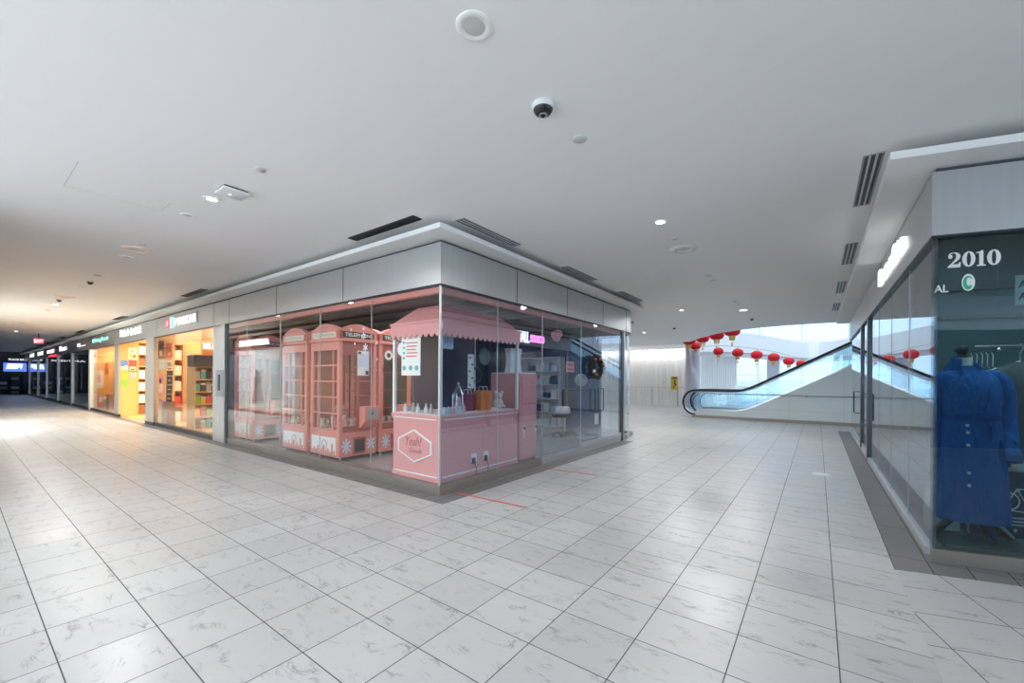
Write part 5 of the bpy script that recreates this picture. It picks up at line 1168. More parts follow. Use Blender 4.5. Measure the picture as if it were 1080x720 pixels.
# ================================================================== lanterns
def lantern(x, y, z, r, label, cord, big):
    t = thing('red_lantern', label, 'lantern', (x, y, z - r * 1.6), 'red paper lanterns')
    n = 12; prof = []
    for i in range(n + 1):
        u = -1 + 2 * i / n; prof.append((r * (0.42 + 0.58 * (1 - abs(u) ** 2.2) ** 0.6) if abs(u) < 1 else r * 0.42, u * r * 0.72))
    seg = 32; vs = []; fs = []
    for rr, zz in prof:
        for k in range(seg):
            a = 2 * PI * k / seg; q = rr * (1 - 0.04 * (k % 2)); vs.append((x + q * math.cos(a), y + q * math.sin(a), z + zz))
    for i in range(n):
        for k in range(seg): fs.append((i * seg + k, i * seg + (k + 1) % seg, (i + 1) * seg + (k + 1) % seg, (i + 1) * seg + k))
    MB().add(vs, fs).build('shade', MT['red'], t)
    m = MB()
    for s in (-1, 1): m.lathe([(r * 0.44, s * r * 0.70), (r * 0.44, s * r * 0.84), (r * 0.36, s * r * 0.86), (1e-4, s * r * 0.86)], (x, y, z), 20)
    m.build('gold_cap', MT['gold'], t, smooth=True)
    m = MB()
    for k in range(14):
        a = 2 * PI * k / 14; m.tube([(x + r * 0.34 * math.cos(a), y + r * 0.34 * math.sin(a), z - r * 0.84), (x + r * 0.30 * math.cos(a), y + r * 0.30 * math.sin(a), z - r * 1.3)], 0.012 * r / 0.3, 5)
    m.build('fringe', MT['gold'], t)
    m = MB(); m.tube([(x, y, z - r * 0.86), (x, y, z - r * 1.55)], 0.006, 5); m.lathe([(0.012, -r * 1.55), (0.03, -r * 1.6), (0.035, -r * 2.0), (1e-4, -r * 2.02)], (x, y, z), 10); m.build('tassel', MT['gold'], t)
    MB().tube([(x, y, z + r * 0.86), (x, y, cord)], 0.005, 5).build('cord', MT['darkmetal'], t)
LN = [(-2.98, 20.05, 3.62, 0.33, 'largest red lantern, rightmost of the upper row under the ceiling edge', 4.6, 1), (-3.74, 20.9, 3.56, 0.32, 'second red lantern from the right in the upper row', 4.6, 1),
      (-4.46, 21.5, 3.50, 0.30, 'third red lantern from the right in the upper row', 4.6, 1), (-5.18, 21.9, 3.44, 0.30, 'leftmost red lantern of the upper row before the lilac column', 4.6, 1),
      (-5.05, 22.75, 3.22, 0.25, 'small red lantern hidden behind the two leftmost of the upper row', 4.6, 1),
      (-3.86, 22.0, 2.86, 0.23, 'leftmost red lantern of the lower row, lit at one side', 3.14, 0), (-3.11, 22.56, 2.80, 0.25, 'second red lantern from the left in the lower row', 3.10, 0),
      (-2.49, 24.26, 2.76, 0.27, 'third red lantern from the left in the lower row', 3.07, 0), (-1.88, 25.95, 2.70, 0.28, 'fourth red lantern from the left in the lower row', 3.02, 0),
      (-1.29, 27.63, 2.55, 0.27, 'fifth red lantern from the left in the lower row', 2.87, 0), (-0.77, 29.26, 2.46, 0.25, 'last red lantern of the lower row, half behind the escalator handrail', 2.78, 0)]
for a in LN: lantern(*a)
m = MB(); pts = [(-2.0, 19.0, 4.60), (-2.98, 20.05, 4.60), (-3.74, 20.9, 4.60), (-4.46, 21.5, 4.60), (-5.18, 21.9, 4.60), (-5.05, 22.75, 4.60), (-5.6, 24.3, 4.6)]
m.tube(pts, 0.01, 6); m.tube([(-2.0, 19.0, 4.6), (-1.6, 17.6, 4.1)], 0.01, 6); m.tube([(-5.6, 24.3, 4.6), (-5.4, 23.5, 4.05)], 0.01, 6)
one(m, 'garland_wire', MT['darkmetal'], 'dark wire above the ceiling edge that carries the upper lanterns', 'wire')
one(MB().tube([(-5.02, 23.25, 3.2), (-3.86, 22.0, 3.14), (-3.11, 22.56, 3.10), (-2.49, 24.26, 3.07), (-1.88, 25.95, 3.02), (-1.29, 27.63, 2.87), (-0.77, 29.26, 2.78), (4.85, 37.64, 2.95)], 0.008, 6), 'garland_wire', MT['darkmetal'], 'thin wire before the white balcony that carries the lower lanterns', 'wire')

# ================================================================== railing, yellow sign
t = thing('glass_railing', 'steel and glass railing before the white fluted wall', 'railing', (-8, 23.6, 0))
MB().tube([(-11, 23.6, 1.06), (-5.8, 23.6, 1.06)], 0.024, 8).build('top_rail', MT['steel'], t, smooth=True)
for x in (-10.2, -9.0, -7.55, -6.15):
    MB().box(x - 0.03, x + 0.03, 23.57, 23.63, 0, 1.04).build('post', MT['steel'], t)
for a, b in zip((-10.2, -9.0, -8.27, -7.55, -6.85), (-9.0, -8.27, -7.55, -6.85, -6.15)):
    MB().box(a + 0.04, b - 0.04, 23.594, 23.606, 0.08, 0.98).build('glass_panel', MT['glass_clear'], t)
t = thing('yellow_sign', 'yellow safety sign on a stand before the lilac column', 'sign', (-6.2, 23.2, 0))
MB().bbox(-6.38, -6.02, 23.10, 23.13, 0.92, 1.66, 0.006).build('sign_board', MT['yellow'], t)
m = MB(); m.lathe([(0.05, 0), (0.05, -0.004), (1e-4, -0.005)], (-6.18, 23.10, 1.42), 14, 'y'); m.prism([(-6.16, 23.10, 1.37), (-6.10, 23.10, 1.22), (-6.24, 23.10, 1.02), (-6.28, 23.10, 1.04), (-6.17, 23.10, 1.22), (-6.24, 23.10, 1.30)], (0, -0.004, 0)); m.box(-6.34, -6.06, 23.095, 23.10, 1.54, 1.60); m.build('pictogram', MT['black'], t)
MB().tube([(-6.2, 23.115, 0.02), (-6.2, 23.115, 0.92)], 0.015, 8).build('stand_pole', MT['steel'], t)
MB().lathe([(0.18, 0), (0.18, 0.02), (0.03, 0.03), (1e-4, 0.03)], (-6.2, 23.115, 0), 20).build('stand_foot', MT['steel'], t, smooth=True)
t = thing('glass_railing', 'blue glass guard behind the escalator', 'railing', (0, 29, 0))
MB().tube([(-5, 29.5, 1.06), (9, 29.5, 1.06)], 0.03, 8).build('top_rail', MT['steel'], t, smooth=True)
for k in range(7):
    MB().box(-5 + k * 2 + 0.02, -5 + k * 2 + 1.98, 29.49, 29.51, 0.05, 1.02).build('glass_panel', MT['glass_blue'], t)
    MB().box(-5 + k * 2 - 0.03, -5 + k * 2 + 0.03, 29.47, 29.53, 0, 1.04).build('post', MT['steel'], t)
# ================================================================== right shop
t = thing('shop_sign', 'glowing white lettering along the side of the right shop', 'shop sign', (XR, 6.5, 2.85))
MB().text('Benefita', (XR - 0.003, 8.0, 2.83), YM, ZP, XM, 2.2, 0.22, 0.04, 0.03).build('lettering', MT['letters'], t)
# number on the front glass; mirrored signs painted there as decals
UX = (CA, SA, 0); UN = (SA, -CA, 0)
def fpt(s, z, d=0.033): return F(s, d, z)
t = thing('door_number', 'white serif number 2010 on the right shop front glass', 'number', F(0.27, 0.03, 2.36))
def ell(cx, cz, a, b, n=28): return [(cx + a * math.cos(2 * PI * k / n), cz + b * math.sin(2 * PI * k / n)) for k in range(n)]
def digit0(s0, w, z0, h):
    o = ell(s0 + w / 2, z0 + h / 2, w / 2, h / 2); i = ell(s0 + w / 2, z0 + h / 2, w * 0.17, h * 0.43); n = len(o); m = MB()
    vs = [fpt(a, b) for a, b in o] + [fpt(a, b) for a, b in i] + [fpt(a, b, 0.030) for a, b in o] + [fpt(a, b, 0.030) for a, b in i]; fs = []
    for k in range(n):
        j = (k + 1) % n; fs += [(k, j, n + j, n + k), (2 * n + k, 3 * n + k, 3 * n + j, 2 * n + j), (k, 2 * n + k, 2 * n + j, j), (n + k, n + j, 3 * n + j, 3 * n + k)]
    return m.add(vs, fs)
def poly(pts): return MB().prism([fpt(a, b) for a, b in pts], tuple(0.003 * c for c in UN))
def two(s, z, w, h):
    P = [(0, .0), (0, .09), (.38, .36), (.58, .56), (.64, .74), (.60, .90), (.46, .955), (.30, .93), (.20, .86), (.33, .80), (.36, .70), (.29, .61), (.16, .59), (.06, .65), (.03, .76), (.10, .90), (.28, .985), (.50, 1.0), (.76, .95), (.93, .82), (.94, .66), (.82, .50), (.55, .33), (.34, .21), (.78, .21), (.88, .33), (.97, .33), (.93, .0)]
    return [(s + u * w, z + v * h) for u, v in P]
def onedig(s, z, w, h):
    P = [(.08, 0), (.08, .07), (.32, .10), (.32, .84), (.05, .84), (.05, .91), (.40, .94), (.55, 1.0), (.70, 1.0), (.70, .10), (.94, .07), (.94, 0)]
    return [(s + u * w, z + v * h) for u, v in P]
z0, hh = 2.378, 0.122
m = poly(two(0.113, z0, 0.082, hh)); m.build('numeral', MT['paper'], t)
digit0(0.202, 0.078, z0, hh).build('numeral', MT['paper'], t)
poly(onedig(0.284, z0, 0.062, hh)).build('numeral', MT['paper'], t)
digit0(0.350, 0.080, z0, hh).build('numeral', MT['paper'], t)
t = thing('emblem_reflection', 'painted reflection of a green and white curled emblem below the number', 'emblem', F(0.24, 0.03, 2.185))
poly(ell(0.239, 2.253, 0.040, 0.068)).build('white_disc', MT['paper'], t)
m = MB(); o = []
for a in range(40, 321, 14): o.append((0.236 + 0.030 * math.cos(math.radians(a)), 2.250 + 0.055 * math.sin(math.radians(a))))
i = [(0.242 + 0.016 * math.cos(math.radians(a)), 2.258 + 0.034 * math.sin(math.radians(a))) for a in range(320, 39, -14)]
m.prism([fpt(a, b, 0.029) for a, b in o + i], tuple(0.003 * c for c in UN)); m.build('green_curl', MT['green'], t)
one(MB().text('AL', fpt(0.03, 2.183), UX, ZP, UN, 0.088, 0.062, 0.002, 0.015), 'lettering_reflection', MT['paper'], 'painted reflection of small white letters at the corner of the front glass', 'lettering')
t = thing('notice_sheet', 'white notice with large dark letters at the right of the front glass', 'poster', F(0.62, 0.06, 2.06))
m = MB(); m.prism([F(0.528, 0.056, 2.06), F(0.74, 0.056, 2.06), F(0.74, 0.056, 2.29), F(0.528, 0.056, 2.29)], (-SA * 0.004, CA * 0.004, 0)); m.build('sheet', MT['paper'], t)
m = MB(); m.text('A', F(0.545, 0.054, 2.195), UX, ZP, UN, 0.05, 0.055, 0.002, 0.02); m.text('AT', F(0.545, 0.054, 2.10), UX, ZP, UN, 0.09, 0.055, 0.002, 0.02); m.text('LL', F(0.61, 0.054, 2.195), UX, ZP, UN, 0.06, 0.055, 0.002, 0.02)
m.build('lettering', MT['navy'], t)

# ---- the blue coat on its form. Coat frame: s across the front, d depth behind the glass line
CS, CD = 0.455, 0.42
def cp(s, d, z): return F(CS + s, CD + d, z)
t = thing('coat_form', 'headless cream display form with dark neck knob under the blue coat', 'mannequin', F(CS, CD, 0.10))
m = MB(); R = []
NS = -0.045
for z, a, b in ((1.40, 0.12, 0.09), (1.50, 0.10, 0.085), (1.56, 0.062, 0.062), (1.62, 0.056, 0.056), (1.672, 0.054, 0.054)):
    R.append([cp(NS + a * math.cos(k * PI / 12), b * math.sin(k * PI / 12), z) for k in range(24)])
m.loft(R); m.build('neck', MT['skin_form'], t, smooth=True)
c = cp(NS - 0.01, 0, 1.672); MB().lathe([(0.056, 0), (0.058, 0.012), (0.035, 0.02), (0.030, 0.032), (0.046, 0.055), (0.046, 0.075), (0.028, 0.10), (1e-4, 0.105)], c, 24).build('neck_knob', MT['black'], t, smooth=True)
MB().tube([cp(-0.03, 0.02, 0.14), cp(-0.03, 0.02, 1.42)], 0.018, 10).build('pole', MT['black'], t, smooth=True)
m = MB(); path = [F(0.25, 0.5, 0.125), F(0.28, 0.5, 0.14), F(0.32, 0.5, 0.19), F(0.38, 0.5, 0.262), F(0.47, 0.5, 0.298), F(0.56, 0.5, 0.298), F(0.64, 0.5, 0.26), F(0.70, 0.5, 0.19), F(0.76, 0.5, 0.125)]
m.tube(path, 0.030, 10, sq=(1.3, 1)); m.build('arched_base', MT['black'], t, smooth=True)
m = MB(); m.tube([F(0.43, 0.44, 0.125), F(0.43, 0.46, 0.29)], 0.02, 8); m.tube([F(0.55, 0.3, 0.12), F(0.52, 0.46, 0.27)], 0.018, 8); m.build('base_leg', MT['black'], t, smooth=True)

t = thing('blue_coat', 'long royal blue belted coat on the display form', 'coat', F(CS, CD, 0.26))
N_ = 48
def body_ring(z, hw, dp, pleat=0.0, cs=0.0, ph=0.0):
    out = []
    for k in range(N_):
        a = 2 * PI * k / N_
        q = 1 + pleat * math.sin(9 * a + ph) + pleat * 0.6 * math.sin(5 * a + 1.3 + ph)
        x, y = hw * math.copysign(abs(math.cos(a)) ** 0.85, math.cos(a)), dp * math.copysign(abs(math.sin(a)) ** 0.9, math.sin(a))
        out.append(cp(cs + x * q, y * q, z))
    return out
prof = [(0.275, 0.245, 0.155, 0.045), (0.30, 0.248, 0.160, 0.045), (0.50, 0.238, 0.155, 0.040), (0.70, 0.226, 0.150, 0.033), (0.90, 0.212, 0.142, 0.026), (1.05, 0.198, 0.132, 0.018), (1.13, 0.188, 0.124, 0.010), (1.16, 0.186, 0.122, 0.008),
        (1.20, 0.186, 0.130, 0.020), (1.28, 0.190, 0.146, 0.014), (1.36, 0.194, 0.152, 0.008), (1.43, 0.200, 0.140, 0.004), (1.48, 0.205, 0.118, 0.0), (1.515, 0.195, 0.10, 0.0), (1.545, 0.155, 0.088, 0.0), (1.575, 0.098, 0.078, 0.0), (1.60, 0.080, 0.072, 0.0)]
R = [body_ring(z, hw, dp, pl, NS * max(0, (z - 1.2) / 0.4) + (0.0 if z > 0.6 else 0.0)) for z, hw, dp, pl in prof]
MB().loft(R, caps=False).build('coat_body', MT['coat'], t, smooth=True, angle=80)
def sleeve(sgn, path, rads):
    m = MB(); R = []
    P = [Vector(p) for p in path]
    for i, (p, r) in enumerate(zip(P, rads)):
        d = (P[min(i + 1, len(P) - 1)] - P[max(i - 1, 0)]).normalized(); u = d.cross(Vector((SA, -CA, 0))).normalized(); v = d.cross(u).normalized()
        R.append([cp(*(p + u * (r * math.cos(k * PI / 10) * (1 + 0.05 * math.sin(3 * k * PI / 10 + i)) ) + v * (r * 0.92 * math.sin(k * PI / 10)))) for k in range(20)])
    m.loft(R); return m.build('sleeve', MT['coat'], t, smooth=True, angle=80)
sleeve(1, [(0.10, 0.0, 1.53), (0.150, -0.005, 1.508), (0.185, -0.01, 1.45), (0.208, -0.01, 1.36), (0.224, 0.0, 1.24), (0.230, 0.0, 1.12), (0.226, -0.03, 1.00), (0.214, -0.07, 0.90), (0.204, -0.10, 0.80)], [0.045, 0.066, 0.076, 0.074, 0.070, 0.067, 0.065, 0.066, 0.070])
sleeve(-1, [(-0.15, 0.0, 1.525), (-0.19, 0.01, 1.50), (-0.212, 0.02, 1.44), (-0.218, 0.03, 1.36), (-0.22, 0.04, 1.24), (-0.22, 0.04, 1.12), (-0.215, 0.04, 1.00), (-0.21, 0.03, 0.90), (-0.205, 0.02, 0.80)], [0.045, 0.060, 0.064, 0.062, 0.06, 0.058, 0.056, 0.056, 0.058])
# cuff strap, belt with tie, collar, storm flap, placket, buttons
m = MB(); m.tube([cp(0.209 + 0.074 * math.cos(k * PI / 10), -0.086 + 0.070 * math.sin(k * PI / 10), 0.845) for k in range(20)], 0.008, 6, closed=True, sq=(0.6, 3.2)); m.build('cuff_strap', MT['coat_deep'], t, smooth=True)
def front_d(s, z):        # depth of the coat front at (s, z)
    for (za, wa, da, _), (zb, wb, db, __) in zip(prof, prof[1:]):
        if za <= z <= zb: u = (z - za) / (zb - za); w = wa + (wb - wa) * u; d = da + (db - da) * u; break
    else: w, d = prof[-1][1], prof[-1][2]
    s = s - NS * max(0, (z - 1.2) / 0.4)
    c = min(abs(s) / w, 0.98) ** (1 / 0.85)
    return -d * max(0.02, math.sqrt(max(0, 1 - c * c))) ** 0.9
def patch(pts, lift, name, mm, th=0.008, nsub=6, par=None):
    """cloth piece laid on the coat front: pts = quad-strip rows [(sL,sR,z)]"""
    m = MB(); rows = []
    for sl, sr, z in pts: rows.append([(sl + (sr - sl) * i / nsub, z) for i in range(nsub + 1)])
    a = [[cp(s, front_d(s, z) - lift, z) for s, z in r] for r in rows]; b = [[cp(s, front_d(s, z) - lift + th, z) for s, z in r] for r in rows]
    n = nsub + 1; vs = [p for r in a for p in r] + [p for r in b for p in r]; o = len(rows) * n; fs = []
    for i in range(len(rows) - 1):
        for k in range(nsub): fs += [(i * n + k, i * n + k + 1, (i + 1) * n + k + 1, (i + 1) * n + k), (o + i * n + k, o + (i + 1) * n + k, o + (i + 1) * n + k + 1, o + i * n + k + 1)]
        fs += [(i * n, (i + 1) * n, o + (i + 1) * n, o + i * n), (i * n + nsub, o + i * n + nsub, o + (i + 1) * n + nsub, (i + 1) * n + nsub)]
    for k in range(nsub): fs += [(k, o + k, o + k + 1, k + 1), ((len(rows) - 1) * n + k, (len(rows) - 1) * n + k + 1, o + (len(rows) - 1) * n + k + 1, o + (len(rows) - 1) * n + k)]
    return m.add(vs, fs).build(name, MT[mm], par or t, smooth=True, angle=60)
m = MB(); m.tube([cp(0.192 * math.cos(k * PI / 20), 0.130 * math.sin(k * PI / 20), 1.165 + 0.006 * math.sin(k * 0.9)) for k in range(40)], 0.009, 8, closed=True, sq=(0.7, 2.6)); m.build('belt', MT['coat_deep'], t, smooth=True)
m = MB(); m.tube([cp(-0.03, -0.136, 1.165), cp(0.03, -0.155, 1.15), cp(0.055, -0.150, 1.08), cp(0.05, -0.155, 0.98)], [0.02, 0.016, 0.014, 0.016], 8, sq=(0.5, 1.2)); m.tube([cp(-0.05, -0.14, 1.165), cp(-0.01, -0.158, 1.17), cp(0.03, -0.15, 1.165)], 0.022, 8); m.build('belt_tie', MT['coat_deep'], t, smooth=True)
patch([(-0.115, -0.055, 0.285), (-0.115, -0.055, 0.60), (-0.112, -0.052, 0.90), (-0.105, -0.045, 1.12)], 0.012, 'placket', 'coat')
patch([(-0.20, -0.02, 1.215), (-0.20, 0.04, 1.30), (-0.195, 0.06, 1.38), (-0.18, 0.02, 1.45), (-0.13, -0.02, 1.52)], 0.022, 'storm_flap', 'coat')
patch([(0.02, 0.14, 1.255), (0.03, 0.17, 1.32), (0.0, 0.17, 1.42), (-0.01, 0.12, 1.50)], 0.028, 'storm_flap', 'coat')
patch([(-0.13, -0.115, 1.30), (-0.16, -0.07, 1.40), (-0.15, -0.035, 1.48), (-0.12, -0.06, 1.55)], 0.036, 'lapel', 'coat')
patch([(-0.09, -0.06, 1.30), (-0.07, 0.06, 1.42), (-0.03, 0.09, 1.49), (0.0, 0.06, 1.55)], 0.044, 'lapel', 'coat')
m = MB(); R = []
for k in range(25):
    a = math.radians(-60 + 300 * k / 24); R.append([cp(NS + r * math.cos(a), r * 0.9 * math.sin(a), z) for r, z in ((0.064, 1.645 - 0.02 * math.cos(a * 1)), (0.074, 1.65 - 0.02 * math.cos(a)), (0.12, 1.575), (0.11, 1.565))])
m.loft([[r[j] for j in range(4)] for r in R]); m.build('collar', MT['coat'], t, smooth=True, angle=80)
for z in (1.095, 1.035, 0.93, 0.70, 0.595):
    s = -0.085; c = cp(s, front_d(s, z) - 0.012, z)
    m = MB(); d = Vector((SA, -CA, 0)); u = Vector((CA, SA, 0)); w = Vector((0, 0, 1)); C0 = Vector(c)
    m.loft([[C0 + d * q + u * r * math.cos(k * PI / 8) + w * r * math.sin(k * PI / 8) for k in range(16)] for q, r in ((0, 0.012), (0.006, 0.012), (0.009, 0.009))]); m.build('button', MT['button'], t, smooth=True)
m = MB(); m.tube([cp(0.13, front_d(0.13, 0.94) - 0.006, 0.98), cp(0.16, front_d(0.16, 0.86) - 0.006, 0.84)], 0.006, 6, sq=(0.8, 2.5)); m.build('pocket_welt', MT['coat_deep'], t, smooth=True)

# ---- hanging display arm, dark garment, bag, navy poster
t = thing('garment_hanger_bar', 'thin silver display arm with hooks behind the coat collar', 'display arm', F(0.58, 0.55, 1.55))
MB().tube([F(0.455, 0.55, 1.71), F(0.70, 0.55, 1.742)], 0.010, 8).build('bar', MT['chrome'], t, smooth=True)
c = F(0.705, 0.55, 1.743); MB().ball(c, 0.018).build('end_ball', MT['chrome'], t, smooth=True)
m = MB()
for k in range(5):
    s = 0.52 + k * 0.035; m.tube([F(s, 0.55, 1.72), F(s + 0.012, 0.55, 1.70), F(s + 0.004, 0.54, 1.60), F(s + 0.015, 0.53, 1.585)], 0.004, 6)
m.build('hook', MT['steel'], t, smooth=True)
m = MB()
for s in (0.46, 0.70): m.tube([F(s, 0.55, 1.72), F(s, 0.55, 2.95)], 0.0012, 5)
m.build('hanging_wire', MT['backpanel_dark'], t)
t = thing('dark_garment', 'dark hanging garment at the right behind the blue coat', 'garment', F(1.05, 0.95, 0.6))
R = []
for z, hw, dp in ((0.62, 0.30, 0.10), (0.9, 0.29, 0.10), (1.2, 0.28, 0.10), (1.42, 0.28, 0.10), (1.55, 0.25, 0.09), (1.62, 0.12, 0.06), (1.65, 0.06, 0.05)):
    R.append([F(1.08 + hw * math.cos(k * PI / 16) * (1 + 0.03 * math.sin(6 * k * PI / 16)), 0.95 + dp * math.sin(k * PI / 16) * (1 + 0.12 * math.sin(7 * k * PI / 16)), z) for k in range(32)])
MB().loft(R).build('garment_body', MT['backpanel_dark'], t, smooth=True)
MB().tube([F(0.84, 0.95, 1.56), F(1.08, 0.95, 1.66), F(1.08, 0.95, 1.74), F(1.10, 0.95, 1.78), F(1.08, 0.95, 1.82)], 0.006, 6).build('hanger', MT['steel'], t, smooth=True)
m = MB(); m.tube([F(0.76, 0.95, 1.80), F(3.0, 0.95, 1.80)], 0.012, 8); m.tube([F(1.9, 0.95, 1.80), F(1.9, 0.95, 2.95)], 0.006, 6); m.tube([F(2.8, 0.95, 1.80), F(2.8, 0.95, 2.95)], 0.006, 6)
one(m, 'clothes_rail', MT['steel'], 'horizontal steel rail that carries the dark garment', 'rail', smooth=True)
t = thing('paper_bag', 'pale bag lettered ESP on the floor under the blue coat', 'bag', F(0.42, 0.66, 0.10))
R = [[F(0.44 + sx * w, 0.68 + sy * d, z) for sx, sy in ((-1, -1), (1, -1), (1, 1), (-1, 1))] for w, d, z in ((0.15, 0.06, 0.10), (0.155, 0.062, 0.25), (0.15, 0.05, 0.46))]
MB().loft(R).build('bag_body', MT['skin_form'], t, bevel=0.006)
MB().text('ESP', F(0.475, 0.615, 0.235), UX, ZP, UN, 0.09, 0.055, 0.003, 0.02).build('lettering', MT['text_dark'], t)
m = MB()
for s in (0.40, 0.48): m.tube([F(s - 0.03, 0.68, 0.46), F(s - 0.03, 0.68, 0.53), F(s + 0.02, 0.68, 0.53), F(s + 0.02, 0.68, 0.46)], 0.005, 6)
m.build('handle', MT['skin_form'], t, smooth=True)
t = thing('navy_board', 'navy board with white bicycle drawing at lower right', 'display board', F(0.8, 0.60, 0.11))
m = MB(); m.prism([F(0.56, 0.60, 0.10), F(1.25, 0.60, 0.10), F(1.25, 0.60, 0.66), F(0.56, 0.60, 0.66)], (-SA * 0.02, CA * 0.02, 0)); m.build('board', MT['navy'], t)
m = MB()
def lineF(pts, r=0.006): m.tube([F(s, 0.596, z) for s, z in pts], r, 6)
for cs in (0.80, 1.02): lineF([(cs + 0.075 * math.cos(a * PI / 10), 0.42 + 0.075 * math.sin(a * PI / 10)) for a in range(21)])
lineF([(0.80, 0.42), (0.86, 0.53), (0.97, 0.53), (1.02, 0.42)]); lineF([(0.86, 0.53), (0.91, 0.42), (0.97, 0.53)]); lineF([(0.70, 0.33), (0.72, 0.42), (0.78, 0.47)], 0.007); lineF([(0.72, 0.40), (0.82, 0.34), (0.95, 0.33), (1.10, 0.35)], 0.005)
m.build('white_drawing', MT['paper'], t, smooth=True)
m = MB()
for k, (a, b) in enumerate(((0.66, 1.2), (0.72, 1.15), (0.80, 1.1))): m.prism([F(a, 0.598, 0.27 - k * 0.03), F(b, 0.598, 0.27 - k * 0.03), F(b, 0.598, 0.282 - k * 0.03), F(a, 0.598, 0.282 - k * 0.03)], tuple(0.002 * c for c in UN))
for s in (0.76, 0.84): m.prism([F(s, 0.598, 0.155), F(s + 0.02, 0.598, 0.155), F(s + 0.02, 0.598, 0.18), F(s, 0.598, 0.18)], tuple(0.002 * c for c in UN))
m.build('small_print', MT['silver'], t)
t = thing('cafe_machine', 'dim steel appliance on a shelf right of the blue coat', 'appliance', F(0.95, 0.9, 0.66))
m = MB(); m.prism([F(0.84, 0.72, 0.66), F(1.3, 0.72, 0.66), F(1.3, 0.9, 0.66), F(0.84, 0.9, 0.66)], (0, 0, 0.02)); m.build('shelf_plate', MT['steel'], t)
m = MB(); R = [[F(1.0 + r * math.cos(k * PI / 8), 0.80 + r * 0.7 * math.sin(k * PI / 8), z) for k in range(16)] for r, z in ((0.06, 0.68), (0.065, 0.72), (0.05, 0.76), (0.055, 0.80))]; m.loft(R); m.build('bowl', MT['silver'], t, smooth=True)
m = MB()
for s in (0.85, 1.28): m.prism([F(s, 0.80, 0.10), F(s + 0.02, 0.80, 0.10), F(s + 0.02, 0.82, 0.10), F(s, 0.82, 0.10)], (0, 0, 0.56))
m.build('leg', MT['darkmetal'], t)

# ================================================================== opposite lit shop seen mirrored in the glass
t = thing('shop_sign', 'dark maroon signboard with white lettering across the corridor', 'shop sign', (-18.5, YO + 0.02, 2.66))
MB().box(-21.0, -16.2, YO + 0.02, YO + 0.06, 2.66, 3.14).build('board', MT['maroon'], t)
MB().text('AIBREVDI IXOOB', (-17.45, YO + 0.06, 2.78), XM, ZP, YP, 2.8, 0.24, 0.03, 0.01).build('lettering', MT['letters_bright'], t)
rnd = random.Random(2)
zsl = shelf_unit('goods_rack', 'white wall shelf of blue goods in the shop across the corridor', 'shelf', -21.2, -15.9, YO - 2.45, YO - 2.1, 0.06, 2.3, 6, 'white', 'pale_blue')
for j, z in enumerate(zsl[1:]):
    for k in range(14):
        c, cn = (('pale_blue', 'pale blue'), ('silver', 'silver'), ('deepblue', 'navy'), ('paper', 'white'), ('card_teal', 'teal'), ('card_red', 'red'))[rnd.choice((0, 0, 1, 1, 2, 3, 3, 4)) if j != 2 else (5 if k % 2 else 3)]
        x = -21.05 + k * 0.37
        one(MB().bbox(x, x + 0.24, YO - 2.36, YO - 2.14, z, z + 0.20 + 0.02 * (k % 3), 0.01), 'goods_box', MT[c], cn + ' goods box on the wall shelf across the corridor', 'box', cn + ' boxes across the corridor')

def dress_form(x, y, z, mm, label):
    t = thing('dress_form', label, 'mannequin', (x, y, z))
    R = [[(x + a * math.cos(k * PI / 10), y + a * 0.8 * math.sin(k * PI / 10), z + h) for k in range(20)] for h, a in ((0.25, 0.28), (0.5, 0.25), (0.9, 0.17), (1.0, 0.13), (1.2, 0.17), (1.38, 0.19), (1.44, 0.12), (1.5, 0.05))]
    MB().loft(R).build('dress', MT[mm], t, smooth=True)
    MB().ball((x, y, z + 1.64), 0.10, sz=1.25).build('head', MT['card_grey'], t, smooth=True)
    MB().lathe([(0.18, 0), (0.18, 0.02), (0.02, 0.03), (0.02, 0.4)], (x, y, z), 18).build('stand', MT['steel'], t, smooth=True)
    MB().tube([(x, y, z + 1.48), (x, y, z + 1.58)], 0.035, 10).build('neck', MT['card_grey'], t)
dress_form(-20.3, YO - 0.7, 0.05, 'card_grey', 'grey dress form in the lit shop across the corridor')
dress_form(-16.3, YO - 0.7, 0.05, 'wine', 'dark red dress form in the lit shop across the corridor')
# ================================================================== light, sky, camera
for x, y, e in ((-5.21, 1.65, 135), (-1.53, 5.06, 135), (-16.3, 1.65, 180), (-27.41, 1.65, 160), (-2.98, 11.78, 170), (-1.62, 12.7, 170), (-5.6, 16.5, 130),
                (-1.50, 1.67, 95), (-8.85, 1.66, 130), (-12.55, 1.64, 150), (-1.59, 8.56, 150), (-20.5, 1.66, 130), (-1.5, -1.8, 60), (2.0, 1.65, 60), (-9.0, 15.0, 150), (-9.0, 19.0, 150)):  # this row is added fill
    lamp(x, y, e, ang=168)
# unseen ceiling lamps of the lit shops, followed by added fill lamps
area('shop_lamp_or_fill', -18.0, 5.6, 2.82, 12.0, 2.6, 800, (1, 0.80, 0.55))
area('shop_lamp_or_fill', -24.2, 4.4, 2.80, 1.6, 1.0, 170, (1, 0.80, 0.55))
area('shop_lamp_or_fill', -18.5, YO - 1.1, 2.97, 5.6, 1.0, 620, (0.85, 0.97, 1.0))
area('shop_lamp_or_fill', -5.9, 5.6, 2.72, 2.2, 2.8, 58, (1, 0.93, 0.92))  # added fill for the booths and cart of the corner shop
area('shop_lamp_or_fill', -5.5, 9.0, 2.72, 2.0, 2.4, 7, (0.75, 0.88, 1.0))  # added faint fill at the back of the corner shop
area('shop_lamp_or_fill', 1.42, 5.10, 2.9, 1.1, 0.22, 52, (0.88, 0.96, 1.0), (0, 0, RA))  # added fill that brightens the coat and the display window
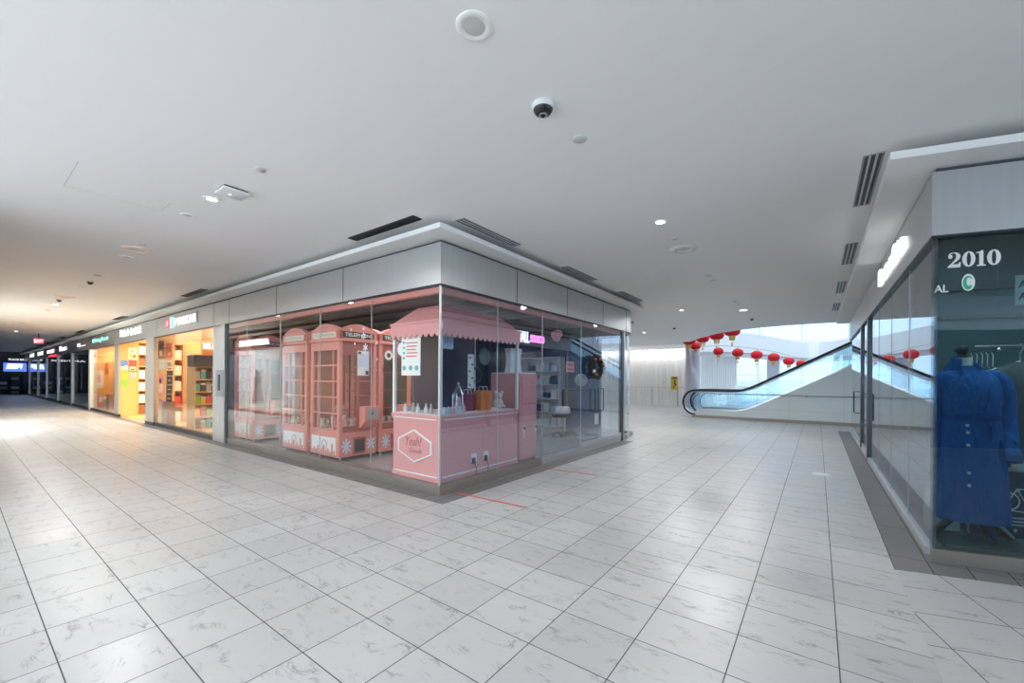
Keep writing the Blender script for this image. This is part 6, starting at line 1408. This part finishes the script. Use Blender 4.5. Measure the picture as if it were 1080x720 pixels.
for x in (-28, -32.5, -37, -41.6, -46.5): area('shop_lamp_or_fill', x, 6.0, 2.8, 2.5, 2.5, 150, (0.7, 0.82, 1.0))  # added fill so the goods in the dark shops show
# wash of light along the top of the fluted wall
area('wall_washer', -8.5, 24.05, 3.28, 6.0, 0.25, 60, (1, 0.98, 0.97))
sun = bpy.data.lights.new('sun', 'SUN'); sun.energy = 4.5; sun.angle = math.radians(1); sun.color = (1, 0.96, 0.90)
so = bpy.data.objects.new('sun', sun); COL.objects.link(so); so.location = (0, -30, 40); so.rotation_euler = (math.radians(28), 0, math.radians(8))
W = bpy.data.worlds.new('daylight'); S.world = W; W.use_nodes = True
nt = W.node_tree; bg = nt.nodes['Background']
tc = nt.nodes.new('ShaderNodeTexCoord'); sp = nt.nodes.new('ShaderNodeSeparateXYZ'); nt.links.new(tc.outputs['Generated'], sp.inputs[0])
cr = nt.nodes.new('ShaderNodeValToRGB'); nt.links.new(sp.outputs[2], cr.inputs[0])
cr.color_ramp.elements[0].color = (0.60, 0.79, 1.0, 1); cr.color_ramp.elements[1].color = (0.88, 0.94, 1.0, 1); cr.color_ramp.elements[1].position = 0.45
nt.links.new(cr.outputs[0], bg.inputs[0]); bg.inputs[1].default_value = 4.5

cam = bpy.data.cameras.new('camera'); co = bpy.data.objects.new('camera', cam); COL.objects.link(co)
FPX = 436.9
cam.sensor_fit = 'HORIZONTAL'; cam.sensor_width = 36; cam.lens = FPX / 1080 * 36
cam.shift_x = 0; cam.shift_y = (399.6 - 360) / 1080
cam.clip_start = 0.05; cam.clip_end = 300
co.matrix_world = Matrix.Translation((0, 0, 1.46)) @ Matrix.Rotation(math.radians(36.41), 4, 'Z') @ Matrix.Rotation(math.radians(90), 4, 'X') @ Matrix.Rotation(math.radians(0.376), 4, 'Z')
S.camera = co
S.view_settings.view_transform = 'Standard'; S.view_settings.look = 'None'; S.view_settings.gamma = 1; S.view_settings.use_curve_mapping = False
S.view_settings.exposure = 0.20
S.cycles.transparent_max_bounces = 40
S.cycles.max_bounces = 8; S.cycles.diffuse_bounces = 5; S.cycles.glossy_bounces = 5
S.cycles.sample_clamp_indirect = 6
S.cycles.caustics_reflective = False; S.cycles.caustics_refractive = False
